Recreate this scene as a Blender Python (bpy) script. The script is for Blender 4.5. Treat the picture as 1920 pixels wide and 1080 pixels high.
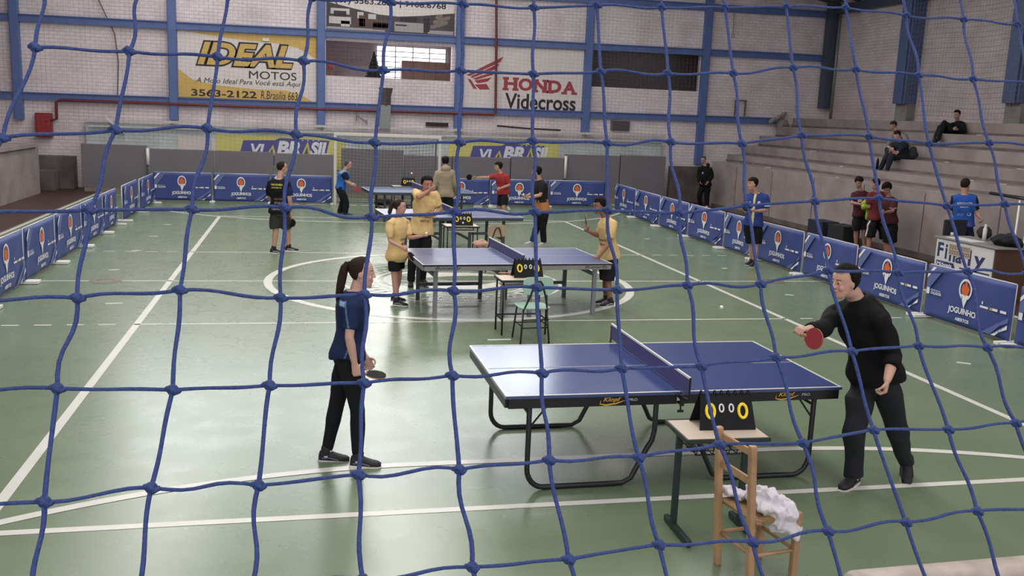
import bpy, bmesh, math, random
import numpy as np
from mathutils import Vector, Matrix

for o in list(bpy.data.objects):
    bpy.data.objects.remove(o)
sc = bpy.context.scene
COL = sc.collection

# ---------------------------------------------------------------- camera
CAM_LOC=(-2.4084, -15.3039, 2.7836)
CAM_R=(0.976291, -0.212839, 0.039442)
CAM_U=(0.000862, 0.18603, 0.982544)
CAM_F=(0.216461, 0.959214, -0.181803)
LENS=32.9408
cd = bpy.data.cameras.new('camera'); cam = bpy.data.objects.new('camera', cd); COL.objects.link(cam)
cd.sensor_width = 36.0; cd.lens = LENS; cd.clip_start = 0.05; cd.clip_end = 200
m = Matrix((CAM_R, CAM_U, tuple(-x for x in CAM_F))).transposed().to_4x4()
m.translation = Vector(CAM_LOC); cam.matrix_world = m
sc.camera = cam

# ---------------------------------------------------------------- world, lights, exposure
sc.view_settings.view_transform = 'Standard'; sc.view_settings.look = 'None'
sc.view_settings.gamma = 1.0; sc.view_settings.use_curve_mapping = False
sc.view_settings.exposure = 0.68
w = bpy.data.worlds.new('world'); sc.world = w; w.use_nodes = True
w.node_tree.nodes['Background'].inputs[0].default_value = (0.84, 0.80, 0.86, 1)
w.node_tree.nodes['Background'].inputs[1].default_value = 0.95

def area(name, loc, rot, sx, sy, energy, color=(1, .97, .94)):
    l = bpy.data.lights.new(name, 'AREA'); l.shape = 'RECTANGLE'; l.size = sx; l.size_y = sy
    l.energy = energy; l.color = color
    o = bpy.data.objects.new(name, l); COL.objects.link(o); o.location = loc; o.rotation_euler = rot
    return o
area('roof_fill_left', (-6.5, 2, 8.9), (0, 0, 0), 2.5, 26, 640)  # three added fill lights below the roof, which has no skylight openings
area('roof_fill_middle', (0.0, 1, 9.9), (0, 0, 0), 2.5, 26, 800)
area('roof_fill_right', (6.5, 0, 8.9), (0, 0, 0), 2.5, 24, 330)

# ---------------------------------------------------------------- helpers
def lin(h):
    if isinstance(h, str):
        h = h.lstrip('#'); c = [int(h[i:i+2], 16)/255 for i in (0, 2, 4)]
    else:
        c = h
    return tuple(x/12.92 if x <= .04045 else ((x+.055)/1.055)**2.4 for x in c)

def mat(name, hexc, rough=.6, metal=0., noise=None, bump=None, spec=.5, alpha=None, emit=None, vc=False, mixto=None):
    m = bpy.data.materials.new(name); m.use_nodes = True
    nt = m.node_tree; b = nt.nodes['Principled BSDF']
    c = lin(hexc)
    b.inputs['Base Color'].default_value = (*c, 1); b.inputs['Roughness'].default_value = rough
    b.inputs['Metallic'].default_value = metal
    b.inputs['Specular IOR Level'].default_value = spec
    tc = nt.nodes.new('ShaderNodeTexCoord')
    if vc:
        a = nt.nodes.new('ShaderNodeAttribute'); a.attribute_name = 'tint'
        nt.links.new(a.outputs['Color'], b.inputs['Base Color'])
    if noise:
        n = nt.nodes.new('ShaderNodeTexNoise'); n.inputs['Scale'].default_value = noise[0]; n.inputs['Detail'].default_value = 6
        nt.links.new(tc.outputs['Object'], n.inputs['Vector'])
        r = nt.nodes.new('ShaderNodeValToRGB')
        k = noise[1]; c2 = lin(mixto) if mixto else tuple(x*(1-k) for x in c)
        r.color_ramp.elements[0].position = .35; r.color_ramp.elements[1].position = .65
        r.color_ramp.elements[0].color = (*c2, 1); r.color_ramp.elements[1].color = (*c, 1)
        nt.links.new(n.outputs['Fac'], r.inputs['Fac'])
        if vc:
            mx = nt.nodes.new('ShaderNodeMixRGB'); mx.blend_type = 'MULTIPLY'; mx.inputs[0].default_value = 1
            r.color_ramp.elements[0].color = (1-k, 1-k, 1-k, 1); r.color_ramp.elements[1].color = (1, 1, 1, 1)
            nt.links.new(a.outputs['Color'], mx.inputs[1]); nt.links.new(r.outputs['Color'], mx.inputs[2])
            nt.links.new(mx.outputs['Color'], b.inputs['Base Color'])
        else:
            nt.links.new(r.outputs['Color'], b.inputs['Base Color'])
    if bump:
        n2 = nt.nodes.new('ShaderNodeTexNoise'); n2.inputs['Scale'].default_value = bump[0]; n2.inputs['Detail'].default_value = 4
        nt.links.new(tc.outputs['Object'], n2.inputs['Vector'])
        bp = nt.nodes.new('ShaderNodeBump'); bp.inputs['Strength'].default_value = bump[1]; bp.inputs['Distance'].default_value = .01
        nt.links.new(n2.outputs['Fac'], bp.inputs['Height']); nt.links.new(bp.outputs['Normal'], b.inputs['Normal'])
    if alpha is not None:
        b.inputs['Alpha'].default_value = alpha
    if emit:
        b.inputs['Emission Color'].default_value = (*c, 1); b.inputs['Emission Strength'].default_value = emit
    return m

V = lambda *a: np.array(a, float)
def nrm(a):
    a = np.asarray(a, float); return a/max(1e-9, np.linalg.norm(a))

class M:
    """collects vertices and faces for ONE mesh"""
    def __init__(s): s.v = []; s.f = []; s.mi = []; s.k = 0
    def add(s, vs, fs):
        b = len(s.v); s.v += [tuple(map(float, p)) for p in vs]
        for f in fs: s.f.append([b+i for i in f]); s.mi.append(s.k)
        return s
    def box(s, c, d, rz=0, R=None, bev=0.0):
        hx, hy, hz = d[0]/2, d[1]/2, d[2]/2
        if bev > 0:
            bev = min(bev, hx*.9, hy*.9, hz*.9)
            vs = []
            bm = bmesh.new(); bmesh.ops.create_cube(bm, size=1)
            for v in bm.verts: v.co = (v.co.x*2*hx, v.co.y*2*hy, v.co.z*2*hz)
            bmesh.ops.bevel(bm, geom=list(bm.edges), offset=bev, segments=2, affect='EDGES', profile=.6)
            bm.verts.index_update()
            vs = np.array([v.co[:] for v in bm.verts]); fs = [[v.index for v in f.verts] for f in bm.faces]; bm.free()
        else:
            vs = np.array([(x*hx, y*hy, z*hz) for x in (-1, 1) for y in (-1, 1) for z in (-1, 1)])
            fs = [(0, 1, 3, 2), (4, 6, 7, 5), (0, 4, 5, 1), (2, 3, 7, 6), (0, 2, 6, 4), (1, 5, 7, 3)]
        if R is not None: vs = vs @ np.array(R).T
        if rz:
            c_, s_ = math.cos(rz), math.sin(rz)
            vs = np.stack([vs[:, 0]*c_-vs[:, 1]*s_, vs[:, 0]*s_+vs[:, 1]*c_, vs[:, 2]], 1)
        return s.add(vs+np.asarray(c, float), fs)
    def beam(s, a, b, w, h, up=(0, 0, 1), bev=0.0):
        a = np.asarray(a, float); b = np.asarray(b, float); x = nrm(b-a); up = np.asarray(up, float)
        if abs(x @ up) > .98: up = V(0, 1, 0)
        y = nrm(np.cross(up, x)); z = np.cross(x, y)
        return s.box((a+b)/2, (np.linalg.norm(b-a), w, h), R=np.stack([x, y, z], 1), bev=bev)
    def quad(s, a, b, c, d): return s.add([a, b, c, d], [(0, 1, 2, 3)])
    def loft(s, rings, n=16, cap=True, power=1.0):
        """rings: (centre, axis A, axis B) half-axes"""
        vs = []; fs = []
        th = np.linspace(0, 2*math.pi, n, endpoint=False)
        ca = np.sign(np.cos(th))*np.abs(np.cos(th))**power; sa = np.sign(np.sin(th))*np.abs(np.sin(th))**power
        for c, A, B in rings:
            c = np.asarray(c, float); A = np.asarray(A, float); B = np.asarray(B, float)
            vs += list(c+np.outer(ca, A)+np.outer(sa, B))
        for i in range(len(rings)-1):
            for j in range(n):
                k = (j+1) % n; fs.append((i*n+j, i*n+k, (i+1)*n+k, (i+1)*n+j))
        if cap:
            fs.append(list(range(n))[::-1]); fs.append([(len(rings)-1)*n+j for j in range(n)])
        return s.add(vs, fs)
    def tube(s, pts, rad, n=10, caps=True, closed=False):
        P = [np.asarray(p, float) for p in pts]; m_ = len(P)
        if np.isscalar(rad): rad = [rad]*m_
        T = []
        for i in range(m_):
            if closed: t = P[(i+1) % m_]-P[i-1]
            else: t = P[min(i+1, m_-1)]-P[max(i-1, 0)]
            T.append(nrm(t))
        a = V(0, 0, 1) if abs(T[0][2]) < .9 else V(1, 0, 0)
        u = nrm(a-T[0]*(a @ T[0])); rings = []
        for i in range(m_):
            u = nrm(u-T[i]*(u @ T[i])); w_ = np.cross(T[i], u)
            if caps and not closed and i == 0:
                for q in ((.5, .93) if caps == 'flat' else (.35, .8)): rings.append((P[0]-T[0]*rad[0]*(.12*(1-q) if caps == 'flat' else math.sqrt(1-q*q)), u*rad[0]*q, w_*rad[0]*q))
            rings.append((P[i], u*rad[i], w_*rad[i]))
            if caps and not closed and i == m_-1:
                for q in ((.93, .5) if caps == 'flat' else (.8, .35)): rings.append((P[i]+T[i]*rad[i]*(.12*(1-q) if caps == 'flat' else math.sqrt(1-q*q)), u*rad[i]*q, w_*rad[i]*q))
        if closed:
            rings.append(rings[0])
            return s.loft(rings, n, cap=False)
        return s.loft(rings, n)
    def ell(s, c, ax, ay, az, n=14, k=9):
        c = np.asarray(c, float); ax, ay, az = (np.asarray(a, float) for a in (ax, ay, az)); rings = []
        for i in range(1, k):
            p = math.pi*i/k; rings.append((c-az*math.cos(p), ax*math.sin(p), ay*math.sin(p)))
        return s.loft(rings, n)
    def poly(s, pts): return s.add(pts, [list(range(len(pts)))])
    def cyl(s, a, b, r, n=14): return s.tube([a, b], r, n, caps=False)

def link(o, parent=None):
    COL.objects.link(o)
    if parent is not None: o.parent = parent
    return o
def tagit(o, label=None, cat=None, group=None, kind=None):
    if label: o['label'] = label
    if cat: o['category'] = cat
    if group: o['group'] = group
    if kind: o['kind'] = kind
    return o
def obj(name, mm, mats, parent=None, smooth=False, origin=None, loc=None, rz=0, label=None, cat=None, group=None, kind=None):
    me = bpy.data.meshes.new(name)
    vs = np.array(mm.v, float).reshape(-1, 3)
    if origin is not None: vs = vs-np.asarray(origin, float)
    me.from_pydata(vs.tolist(), [], mm.f); me.update()
    if not isinstance(mats, (list, tuple)): mats = [mats]
    for x in mats: me.materials.append(x)
    if len(mats) > 1: me.polygons.foreach_set('material_index', np.array(mm.mi, dtype=np.int32))
    bm = bmesh.new(); bm.from_mesh(me); bmesh.ops.recalc_face_normals(bm, faces=bm.faces); bm.to_mesh(me); bm.free()
    if smooth: me.polygons.foreach_set('use_smooth', np.ones(len(me.polygons), bool))
    o = bpy.data.objects.new(name, me); link(o, parent)
    if loc is not None: o.location = loc
    o.rotation_euler = (0, 0, rz)
    return tagit(o, label, cat, group, kind)
def thing(name, loc, rz=0, label=None, cat=None, group=None):
    o = bpy.data.objects.new(name, None); link(o); o.location = loc; o.rotation_euler = (0, 0, rz); o.empty_display_size = .1
    return tagit(o, label, cat, group)
def struct(name, mm, mats, smooth=False, label=None, cat=None):
    return obj(name, mm, mats, smooth=smooth, kind='structure', label=label, cat=cat)
def copy_tree(o, parent=None):
    c = o.copy(); COL.objects.link(c); c.parent = parent
    for ch in list(o.children): copy_tree(ch, c)
    return c

_tc = {}
def glyphs(s, bold=0., shear=0.):
    k = (s, bold, shear)
    if k not in _tc:
        cu = bpy.data.curves.new('text', 'FONT'); cu.body = s; cu.offset = bold; cu.shear = shear; cu.resolution_u = 4
        o = bpy.data.objects.new('text', cu); COL.objects.link(o)
        bpy.context.view_layer.update()
        dg = bpy.context.evaluated_depsgraph_get(); me = bpy.data.meshes.new_from_object(o.evaluated_get(dg))
        vs = np.array([v.co[:2] for v in me.vertices]); fs = [list(p.vertices) for p in me.polygons]
        bpy.data.objects.remove(o); bpy.data.curves.remove(cu); bpy.data.meshes.remove(me)
        _tc[k] = (vs, fs)
    return _tc[k]
def text(mm, s, o, ex, ez, h, w=None, bold=0., shear=0., align='l', arc=0.):
    """flat lettering: o = lower left (or centre) corner, ex/ez unit directions, h letter height, w width"""
    vs, fs = glyphs(s, bold, shear); lo = vs.min(0); hi = vs.max(0)
    sy = h/(hi[1]-lo[1]); sx = (w/(hi[0]-lo[0])) if w else sy
    q = (vs-lo)*[sx, sy]; W = (hi[0]-lo[0])*sx
    if align == 'c': q[:, 0] -= W/2
    if arc:
        xc = q[:, 0]-(W/2 if align != 'c' else 0); q[:, 1] += arc*(1-(xc/(W/2))**2)
    ex = np.asarray(ex, float); ez = np.asarray(ez, float)
    mm.add(np.asarray(o, float)+np.outer(q[:, 0], ex)+np.outer(q[:, 1], ez), fs)
    return W
EX = V(1, 0, 0); EY = V(0, 1, 0); EZ = V(0, 0, 1)

def remesh(mm, voxel, smooth=2):
    me = bpy.data.meshes.new('tmp'); me.from_pydata(mm.v, [], mm.f); me.update()
    o = bpy.data.objects.new('tmp', me); COL.objects.link(o)
    md = o.modifiers.new('r', 'REMESH'); md.mode = 'VOXEL'; md.voxel_size = voxel; md.use_smooth_shade = True
    if smooth:
        s = o.modifiers.new('s', 'SMOOTH'); s.factor = .5; s.iterations = smooth
    dg = bpy.context.evaluated_depsgraph_get(); out = bpy.data.meshes.new_from_object(o.evaluated_get(dg))
    bpy.data.objects.remove(o); bpy.data.meshes.remove(me)
    return out
def verts(me):
    a = np.empty(len(me.vertices)*3); me.vertices.foreach_get('co', a); return a.reshape(-1, 3)
def normals(me):
    a = np.empty(len(me.vertices)*3); me.vertex_normals.foreach_get('vector', a); return a.reshape(-1, 3)
def set_verts(me, a): me.vertices.foreach_set('co', np.ascontiguousarray(a).ravel()); me.update()
def tint(me, rgb):
    at = me.color_attributes.new('tint', 'FLOAT_COLOR', 'POINT')
    at.data.foreach_set('color', np.concatenate([rgb, np.ones((len(rgb), 1))], 1).astype(np.float32).ravel())
def put(name, me, mt, parent, origin):
    set_verts(me, verts(me)-np.asarray(origin, float))
    me.materials.clear(); me.materials.append(mt)
    me.polygons.foreach_set('use_smooth', np.ones(len(me.polygons), bool))
    me.name = name
    o = bpy.data.objects.new(name, me); link(o, parent); return o

# ---------------------------------------------------------------- shared materials
BLUE_STEEL = mat('blue_painted_steel', '#586fa6', .5, noise=(2.5, .12))
WHITE_LINE = mat('white_line_paint', '#d8d6cd', .35, noise=(3, .08))
BLACK = mat('black_plastic', '#101113', .6, spec=.25)
BLACK_STEEL = mat('black_steel_tube', '#1b1e20', .35, noise=(20, .2))
GREY_STEEL = mat('grey_steel_tube', '#84868a', .4, .2, noise=(12, .12))
DARK_STEEL = mat('dark_grey_steel', '#3d4043', .45, noise=(12, .15))
WHITE = mat('white_plastic', '#e3e2de', .45)
WHITE_INK = mat('white_ink', '#e6e6ea', .6)
ORANGE_INK = mat('orange_ink', '#d9662b', .6)
YELLOW_INK = mat('yellow_ink', '#ffe02f', .5)
GOLD_INK = mat('gold_ink', '#c79a3f', .5)
RUBBER_RED = mat('red_rubber', '#93323a', .6, spec=.3)
RUBBER_BLACK = mat('black_rubber', '#101013', .7, spec=.15)
WOOD_HANDLE = mat('paddle_wood', '#b98a5a', .5, noise=(40, .2))

# ================================================================= SETTING
def floor_mat():
    m = bpy.data.materials.new('green_court_paint'); m.use_nodes = True; nt = m.node_tree; b = nt.nodes['Principled BSDF']
    tc = nt.nodes.new('ShaderNodeTexCoord')
    n1 = nt.nodes.new('ShaderNodeTexNoise'); n1.inputs['Scale'].default_value = .9; n1.inputs['Detail'].default_value = 8; n1.inputs['Roughness'].default_value = .65
    r1 = nt.nodes.new('ShaderNodeValToRGB')
    r1.color_ramp.elements[0].position = .32; r1.color_ramp.elements[1].position = .7
    r1.color_ramp.elements[0].color = (*lin('#687a5e'), 1); r1.color_ramp.elements[1].color = (*lin('#758467'), 1)
    n2 = nt.nodes.new('ShaderNodeTexNoise'); n2.inputs['Scale'].default_value = 3; n2.inputs['Detail'].default_value = 4
    r2 = nt.nodes.new('ShaderNodeMapRange'); r2.inputs[3].default_value = .22; r2.inputs[4].default_value = .34
    n3 = nt.nodes.new('ShaderNodeTexNoise'); n3.inputs['Scale'].default_value = 6; n3.inputs['Detail'].default_value = 3
    bp = nt.nodes.new('ShaderNodeBump'); bp.inputs['Strength'].default_value = .012; bp.inputs['Distance'].default_value = .01
    L = nt.links.new
    for n in (n1, n2, n3): L(tc.outputs['Object'], n.inputs['Vector'])
    L(n1.outputs['Fac'], r1.inputs['Fac']); L(r1.outputs['Color'], b.inputs['Base Color'])
    L(n2.outputs['Fac'], r2.inputs[0]); L(r2.outputs[0], b.inputs['Roughness'])
    L(n3.outputs['Fac'], bp.inputs['Height']); L(bp.outputs['Normal'], b.inputs['Normal'])
    b.inputs['Specular IOR Level'].default_value = .9
    return m
GREEN = floor_mat()
BROWN_FLOOR = mat('brown_floor_paint', '#4a302b', .45, noise=(2, .25))
mm = M(); mm.box((0, 0, -.05), (17.0, 57, .1))
FLOOR = struct('floor', mm, GREEN)
for nm, xs in (('floor_left_side', (-20, -8.5)), ('floor_right_side', (8.5, 20))):
    mm = M(); mm.box(((xs[0]+xs[1])/2, -2, -.05), (xs[1]-xs[0], 40, .1)); struct(nm, mm, BROWN_FLOOR)

def line(mm, a, b, wd=.05, z=.002):
    a = V(*a); b = V(*b); d = nrm(b-a); n = V(-d[1], d[0])*wd/2
    mm.poly([(*(a+n), z), (*(a-n), z), (*(b-n), z), (*(b+n), z)])
def arcline(mm, c, r, a0, a1, wd=.08, z=.002, n=64):
    t = np.linspace(a0, a1, n+1)
    for i in range(n):
        p = [(c[0]+(r+s*wd/2)*math.cos(q), c[1]+(r+s*wd/2)*math.sin(q), z) for s, q in ((1, t[i]), (-1, t[i]), (-1, t[i+1]), (1, t[i+1]))]
        mm.poly(p)
mm = M()
for sx in (-1, 1): line(mm, (sx*4.47, -9.1), (sx*4.47, 9.1), .085)
for sy in (-1, 1):
    line(mm, (-4.5, sy*9.1), (4.5, sy*9.1), .075)
    line(mm, (-4.5, sy*3.06), (4.5, sy*3.06), .05)
    for s in (-1, 1):
        for k in range(5): line(mm, (s*(4.72+k*.37), sy*3.06), (s*(4.92+k*.37), sy*3.06), .05)
    line(mm, (-8.4, sy*14.2), (8.4, sy*14.2), .08, .003)
    q = sy*14.2
    a0, a1 = (math.pi, 1.5*math.pi) if sy > 0 else (.5*math.pi, math.pi)
    arcline(mm, (-1.5, q), 6.0, a0, a1, .09, .003)
    a0, a1 = (1.5*math.pi, 2*math.pi) if sy > 0 else (0, .5*math.pi)
    arcline(mm, (1.5, q), 6.0, a0, a1, .09, .003)
    line(mm, (-1.5, sy*8.2), (1.5, sy*8.2), .09, .003)
line(mm, (-8.4, 0), (-5.6, 0), .055); line(mm, (-5.25, 0), (5.6, 0), .055); line(mm, (6.1, 0), (8.4, 0), .055)
arcline(mm, (0, 0), 2.98, 0, 2*math.pi, .13, .003, 96)
for sx in (-1, 1): line(mm, (sx*8.4, -15), (sx*8.4, 15), .09)
lines = obj('line_marking', mm, WHITE_LINE, FLOOR)
FADED = mat('faded_white_paint', '#cfcec4', .4, noise=(9, .2))
mm = M()
arcline(mm, (0, 0), 1.82, 0, 2*math.pi, .06, .003, 80); arcline(mm, (0, 0), 1.25, 0, 2*math.pi, .05, .003, 64)
for k in range(26):
    a = math.pi*(.72+.56*k/26*1.9); r = 1.53
    for s in (-1, 1):
        c = V(math.cos(a)*r, math.sin(a)*r); d = V(math.cos(a), math.sin(a)); t = V(-d[1], d[0])
        p0 = c-d*.17+t*.03*s; p1 = c+d*.17-t*.04*s
        line(mm, p0, p1, .035, .003)
arcline(mm, (0, 0), 1.4, -.9, .75, .2, .003, 24); arcline(mm, (-.1, .05), .95, 1.9, 3.6, .16, .003, 20)
sw = [(-.8, .55), (-.1, .85), (.6, .8), (1.05, .45), (.5, .52), (0, .45), (-.4, .3)]
mm.poly([(x, y, .003) for x, y in sw][::-1])
sw = [(-.6, -.45), (0, -.25), (.5, -.3), (1.0, .1), (.9, -.45), (.4, -.75), (-.1, -.72)]
mm.poly([(x, y, .003) for x, y in sw][::-1])
# painted marks in front of the far goal
for c in (-2.85, -2.05, -1.2, -.5):
    arcline(mm, (c, 12.0), .42, .25*math.pi, .75*math.pi, .16, .003, 12)
for x in (2.55, 3.0): mm.poly([(x, 12.35, .003), (x+.26, 12.35, .003), (x+.42, 13.2, .003), (x+.16, 13.2, .003)])
line(mm, (3.55, 11.9), (3.72, 12.9), .07)
obj('painted_emblem', mm, FADED, FLOOR)
mm = M(); arcline(mm, (-5.42, .02), .18, 0, 6.28, .12, .003, 12); arcline(mm, (5.85, .03), .2, 0, 6.28, .12, .003, 12)
obj('worn_patch', mm, mat('worn_floor', '#76685a', .5), FLOOR)

# ---- back wall: whitewashed brick with two openings
def brick_mat(name, c1, c2, cm, axis='x'):
    m = bpy.data.materials.new(name); m.use_nodes = True; nt = m.node_tree; b = nt.nodes['Principled BSDF']; L = nt.links.new
    tc = nt.nodes.new('ShaderNodeTexCoord'); sp = nt.nodes.new('ShaderNodeSeparateXYZ'); cb = nt.nodes.new('ShaderNodeCombineXYZ')
    L(tc.outputs['Object'], sp.inputs[0]); L(sp.outputs['X' if axis == 'x' else 'Y'], cb.inputs[0]); L(sp.outputs['Z'], cb.inputs[1])
    br = nt.nodes.new('ShaderNodeTexBrick'); L(cb.outputs[0], br.inputs['Vector'])
    br.inputs['Scale'].default_value = 1; br.inputs['Brick Width'].default_value = .26; br.inputs['Row Height'].default_value = .105
    br.inputs['Mortar Size'].default_value = .009; br.inputs['Mortar Smooth'].default_value = .3; br.inputs['Bias'].default_value = -.2
    br.inputs['Color1'].default_value = (*lin(c1), 1); br.inputs['Color2'].default_value = (*lin(c2), 1); br.inputs['Mortar'].default_value = (*lin(cm), 1)
    ns = nt.nodes.new('ShaderNodeTexNoise'); ns.inputs['Scale'].default_value = 1.3; ns.inputs['Detail'].default_value = 8; L(tc.outputs['Object'], ns.inputs['Vector'])
    rp = nt.nodes.new('ShaderNodeValToRGB'); rp.color_ramp.elements[0].position = .3; rp.color_ramp.elements[1].position = .62
    rp.color_ramp.elements[0].color = (.80, .79, .78, 1); rp.color_ramp.elements[1].color = (1, 1, 1, 1); L(ns.outputs['Fac'], rp.inputs['Fac'])
    mx = nt.nodes.new('ShaderNodeMixRGB'); mx.blend_type = 'MULTIPLY'; mx.inputs[0].default_value = 1
    L(br.outputs['Color'], mx.inputs[1]); L(rp.outputs['Color'], mx.inputs[2]); L(mx.outputs['Color'], b.inputs['Base Color'])
    bp = nt.nodes.new('ShaderNodeBump'); bp.inputs['Strength'].default_value = .5; bp.inputs['Distance'].default_value = .012; bp.invert = True
    L(br.outputs['Fac'], bp.inputs['Height']); L(bp.outputs['Normal'], b.inputs['Normal']); b.inputs['Roughness'].default_value = .8
    return m
BRICK_X = brick_mat('whitewashed_brick', '#ece1e3', '#e4d8da', '#cdc1c4', 'x')
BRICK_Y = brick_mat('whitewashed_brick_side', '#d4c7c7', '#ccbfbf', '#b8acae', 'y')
BLUISH = brick_mat('pale_blue_brick', '#d0d8d9', '#c9d2d4', '#b7c0c4', 'x')
YB = 16.5
def wall_x(mm, x0, x1, z0, z1, y0=YB, t=.2): mm.box(((x0+x1)/2, y0+t/2, (z0+z1)/2), (x1-x0, t, z1-z0))
mm = M()
AX0, AX1, AZ0, AZ1 = -1.72, 2.40, 3.80, 4.92
BX0, BX1, BZ0, BZ1 = 7.18, 11.26, 3.85, 5.15
wall_x(mm, -15, 16.4, 0, AZ0)
wall_x(mm, -15, AX0, AZ0, 5.15); wall_x(mm, AX1, BX0, AZ0, 5.15); wall_x(mm, BX1, 16.4, AZ0, 5.15)
wall_x(mm, AX0, AX1, AZ1, 5.15); wall_x(mm, BX0, BX1, AZ0, BZ0)
wall_x(mm, -15, 16.4, 5.15, 7.2)
WX0, WX1, WZ0, WZ1 = -8.5, 6.3, 7.4, 9.0
wall_x(mm, -15, WX0, 7.2, 10.8); wall_x(mm, WX1, 16.4, 7.2, 10.8); wall_x(mm, WX0, WX1, WZ1, 10.8); wall_x(mm, WX0, WX1, 7.2, WZ0)
struct('wall_back', mm, BRICK_X)
# clerestory window high in the gable (daylight)
mm = M(); mm.box(((WX0+WX1)/2, YB+.1, (WZ0+WZ1)/2), (WX1-WX0, .03, WZ1-WZ0))
g = struct('window_1', mm, mat('daylight_glass', '#eef2f6', .3, emit=8.0))
mm = M()
for i in range(9):
    x = WX0+(WX1-WX0)*i/8; mm.box((x, YB+.06, (WZ0+WZ1)/2), (.07, .1, WZ1-WZ0))
for z in (WZ0, (WZ0+WZ1)/2, WZ1): mm.box(((WX0+WX1)/2, YB+.06, z), (WX1-WX0, .1, .07))
obj('window_frame', mm, DARK_STEEL, g)
# room behind opening A, with its lit window
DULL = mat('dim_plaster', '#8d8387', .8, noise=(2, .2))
def room(name, x0, x1, z0, z1, y1, mt):
    mm = M(); t = .1
    mm.box(((x0+x1)/2, y1+t/2, (z0+z1)/2), (x1-x0+2*t, t, z1-z0+2*t))
    mm.box((x0-t/2, (YB+.2+y1)/2, (z0+z1)/2), (t, y1-YB-.2, z1-z0+2*t)); mm.box((x1+t/2, (YB+.2+y1)/2, (z0+z1)/2), (t, y1-YB-.2, z1-z0+2*t))
    mm.box(((x0+x1)/2, (YB+.2+y1)/2, z0-t/2), (x1-x0, y1-YB-.2, t)); mm.box(((x0+x1)/2, (YB+.2+y1)/2, z1+t/2), (x1-x0, y1-YB-.2, t))
    return struct(name, mm, mt)
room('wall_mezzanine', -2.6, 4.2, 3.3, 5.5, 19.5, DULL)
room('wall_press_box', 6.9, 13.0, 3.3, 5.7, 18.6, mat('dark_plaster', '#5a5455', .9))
mm = M(); wx0, wx1, wz0, wz1 = .12, 2.62, 3.75, 5.02
mm.box(((wx0+wx1)/2, 19.44, (wz0+wz1)/2), (wx1-wx0, .03, wz1-wz0))
g = struct('window_2', mm, mat('bright_window', '#f4f6fb', .3, emit=1.5))
mm = M()
for x in (wx0, .80, 1.42, 2.02, wx1): mm.box((x, 19.41, (wz0+wz1)/2), (.03, .03, wz1-wz0))
for k in range(8): mm.box(((wx0+wx1)/2, 19.41, wz0+(wz1-wz0)*k/7), (wx1-wx0, .03, .025))
obj('window_bar', mm, DARK_STEEL, g)
area('window_daylight', (.8, 19.3, 4.9), (math.radians(-70), 0, 0), 3.0, .6, 90)
area('press_box_fill', (9.5, 17.6, 5.6), (0, 0, 0), 3.0, .4, 7)  # added fill light lifting the dark interior, not a fitted lamp
CAB = mat('brown_cabinet_wood', '#86675b', .6, noise=(3, .2))
mm = M(); mm.box((1.93, 18.7, 4.0), (2.0, .5, 1.0), bev=.02)
for k in range(5): mm.box((1.13+.4*k, 18.44, 4.0), (.37, .03, .92), bev=.008)
obj('cabinet', mm, CAB, label='brown wooden cabinet standing in the upper window opening', cat='cabinet')
mm = M()
for k in range(7):
    z = 3.85+k*.12; r = .36*(1-k/7.6)
    mm.loft([((-.05, 18.2, z), (r, 0, 0), (0, r, 0)), ((-.05, 18.2, z+.17), (r*.35, 0, 0), (0, r*.35, 0))], 14)
mm.cyl((-.05, 18.2, 3.3), (-.05, 18.2, 3.9), .04)
obj('artificial_tree', mm, mat('dark_tree_needles', '#20262a', .9, bump=(60, .8)), label='dark cone-shaped artificial tree in the upper opening beside the bright window', cat='tree')
mm = M(); mm.tube([(-1.55, 16.75, 3.8), (-1.54, 16.75, 4.0)], .012); mm.ell((-1.55, 16.75, 4.1), (.1, 0, 0), (0, .08, 0), (0, 0, .12))
mm.loft([((-1.55, 16.75, 3.8), (.05, 0, 0), (0, .05, 0)), ((-1.55, 16.75, 3.9), (.07, 0, 0), (0, .07, 0))], 12)
obj('potted_plant', mm, mat('reddish_flower', '#8c3f3a', .7), label='small reddish potted plant on the ledge of the upper opening', cat='plant')
# blue steel frame of the back wall
n = 1
CX = (-10.92, -6.42, -1.87, 2.64, 7.11, 11.40)
CB = (2.05, 2.2, 2.2, 2.22, 2.25, 1.3)
for x, zb in zip(CX, CB):
    mm = M(); mm.box((x, YB-.10, (zb+8.5)/2), (.26, .2, 8.5-zb), bev=.01); mm.box((x, YB-.215, (zb+8.5)/2), (.2, .03, 8.5-zb))
    struct('trim_%d' % n, mm, BLUE_STEEL); n += 1
for z, x1 in ((2.82, 14.3), (5.12, 16.1), (6.65, 16.1)):
    mm = M()
    sl = .0065
    mm.beam((-15, YB-.07, z-.09), (x1, YB-.07, z+.10), .14, .2); mm.beam((-15, YB-.16, z+.02), (x1, YB-.16, z+.21), .06, .03)
    struct('trim_%d' % n, mm, BLUE_STEEL); n += 1
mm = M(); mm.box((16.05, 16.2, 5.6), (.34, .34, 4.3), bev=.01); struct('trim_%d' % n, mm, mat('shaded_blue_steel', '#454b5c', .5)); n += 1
mm = M(); mm.cyl((16.2, 15.95, 3.06), (16.2, 15.95, 7), .05); struct('trim_%d' % n, mm, GREY_STEEL, smooth=True); n += 1
# plinth: pale blue lower wall with a capping ledge
mm = M(); mm.box((.45, 16.36, 1.02), (18.9, .26, 2.04)); struct('wall_lower', mm, BLUISH)
mm = M(); mm.beam((-9.05, 16.2, 2.11), (10.0, 16.2, 2.27), .2, .07); mm.beam((-8.9, 16.12, 1.93), (9.9, 16.12, 2.05), .06, .05)
struct('trim_%d' % n, mm, mat('pale_ledge_paint', '#cfcac8', .6, noise=(5, .12))); n += 1
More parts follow.
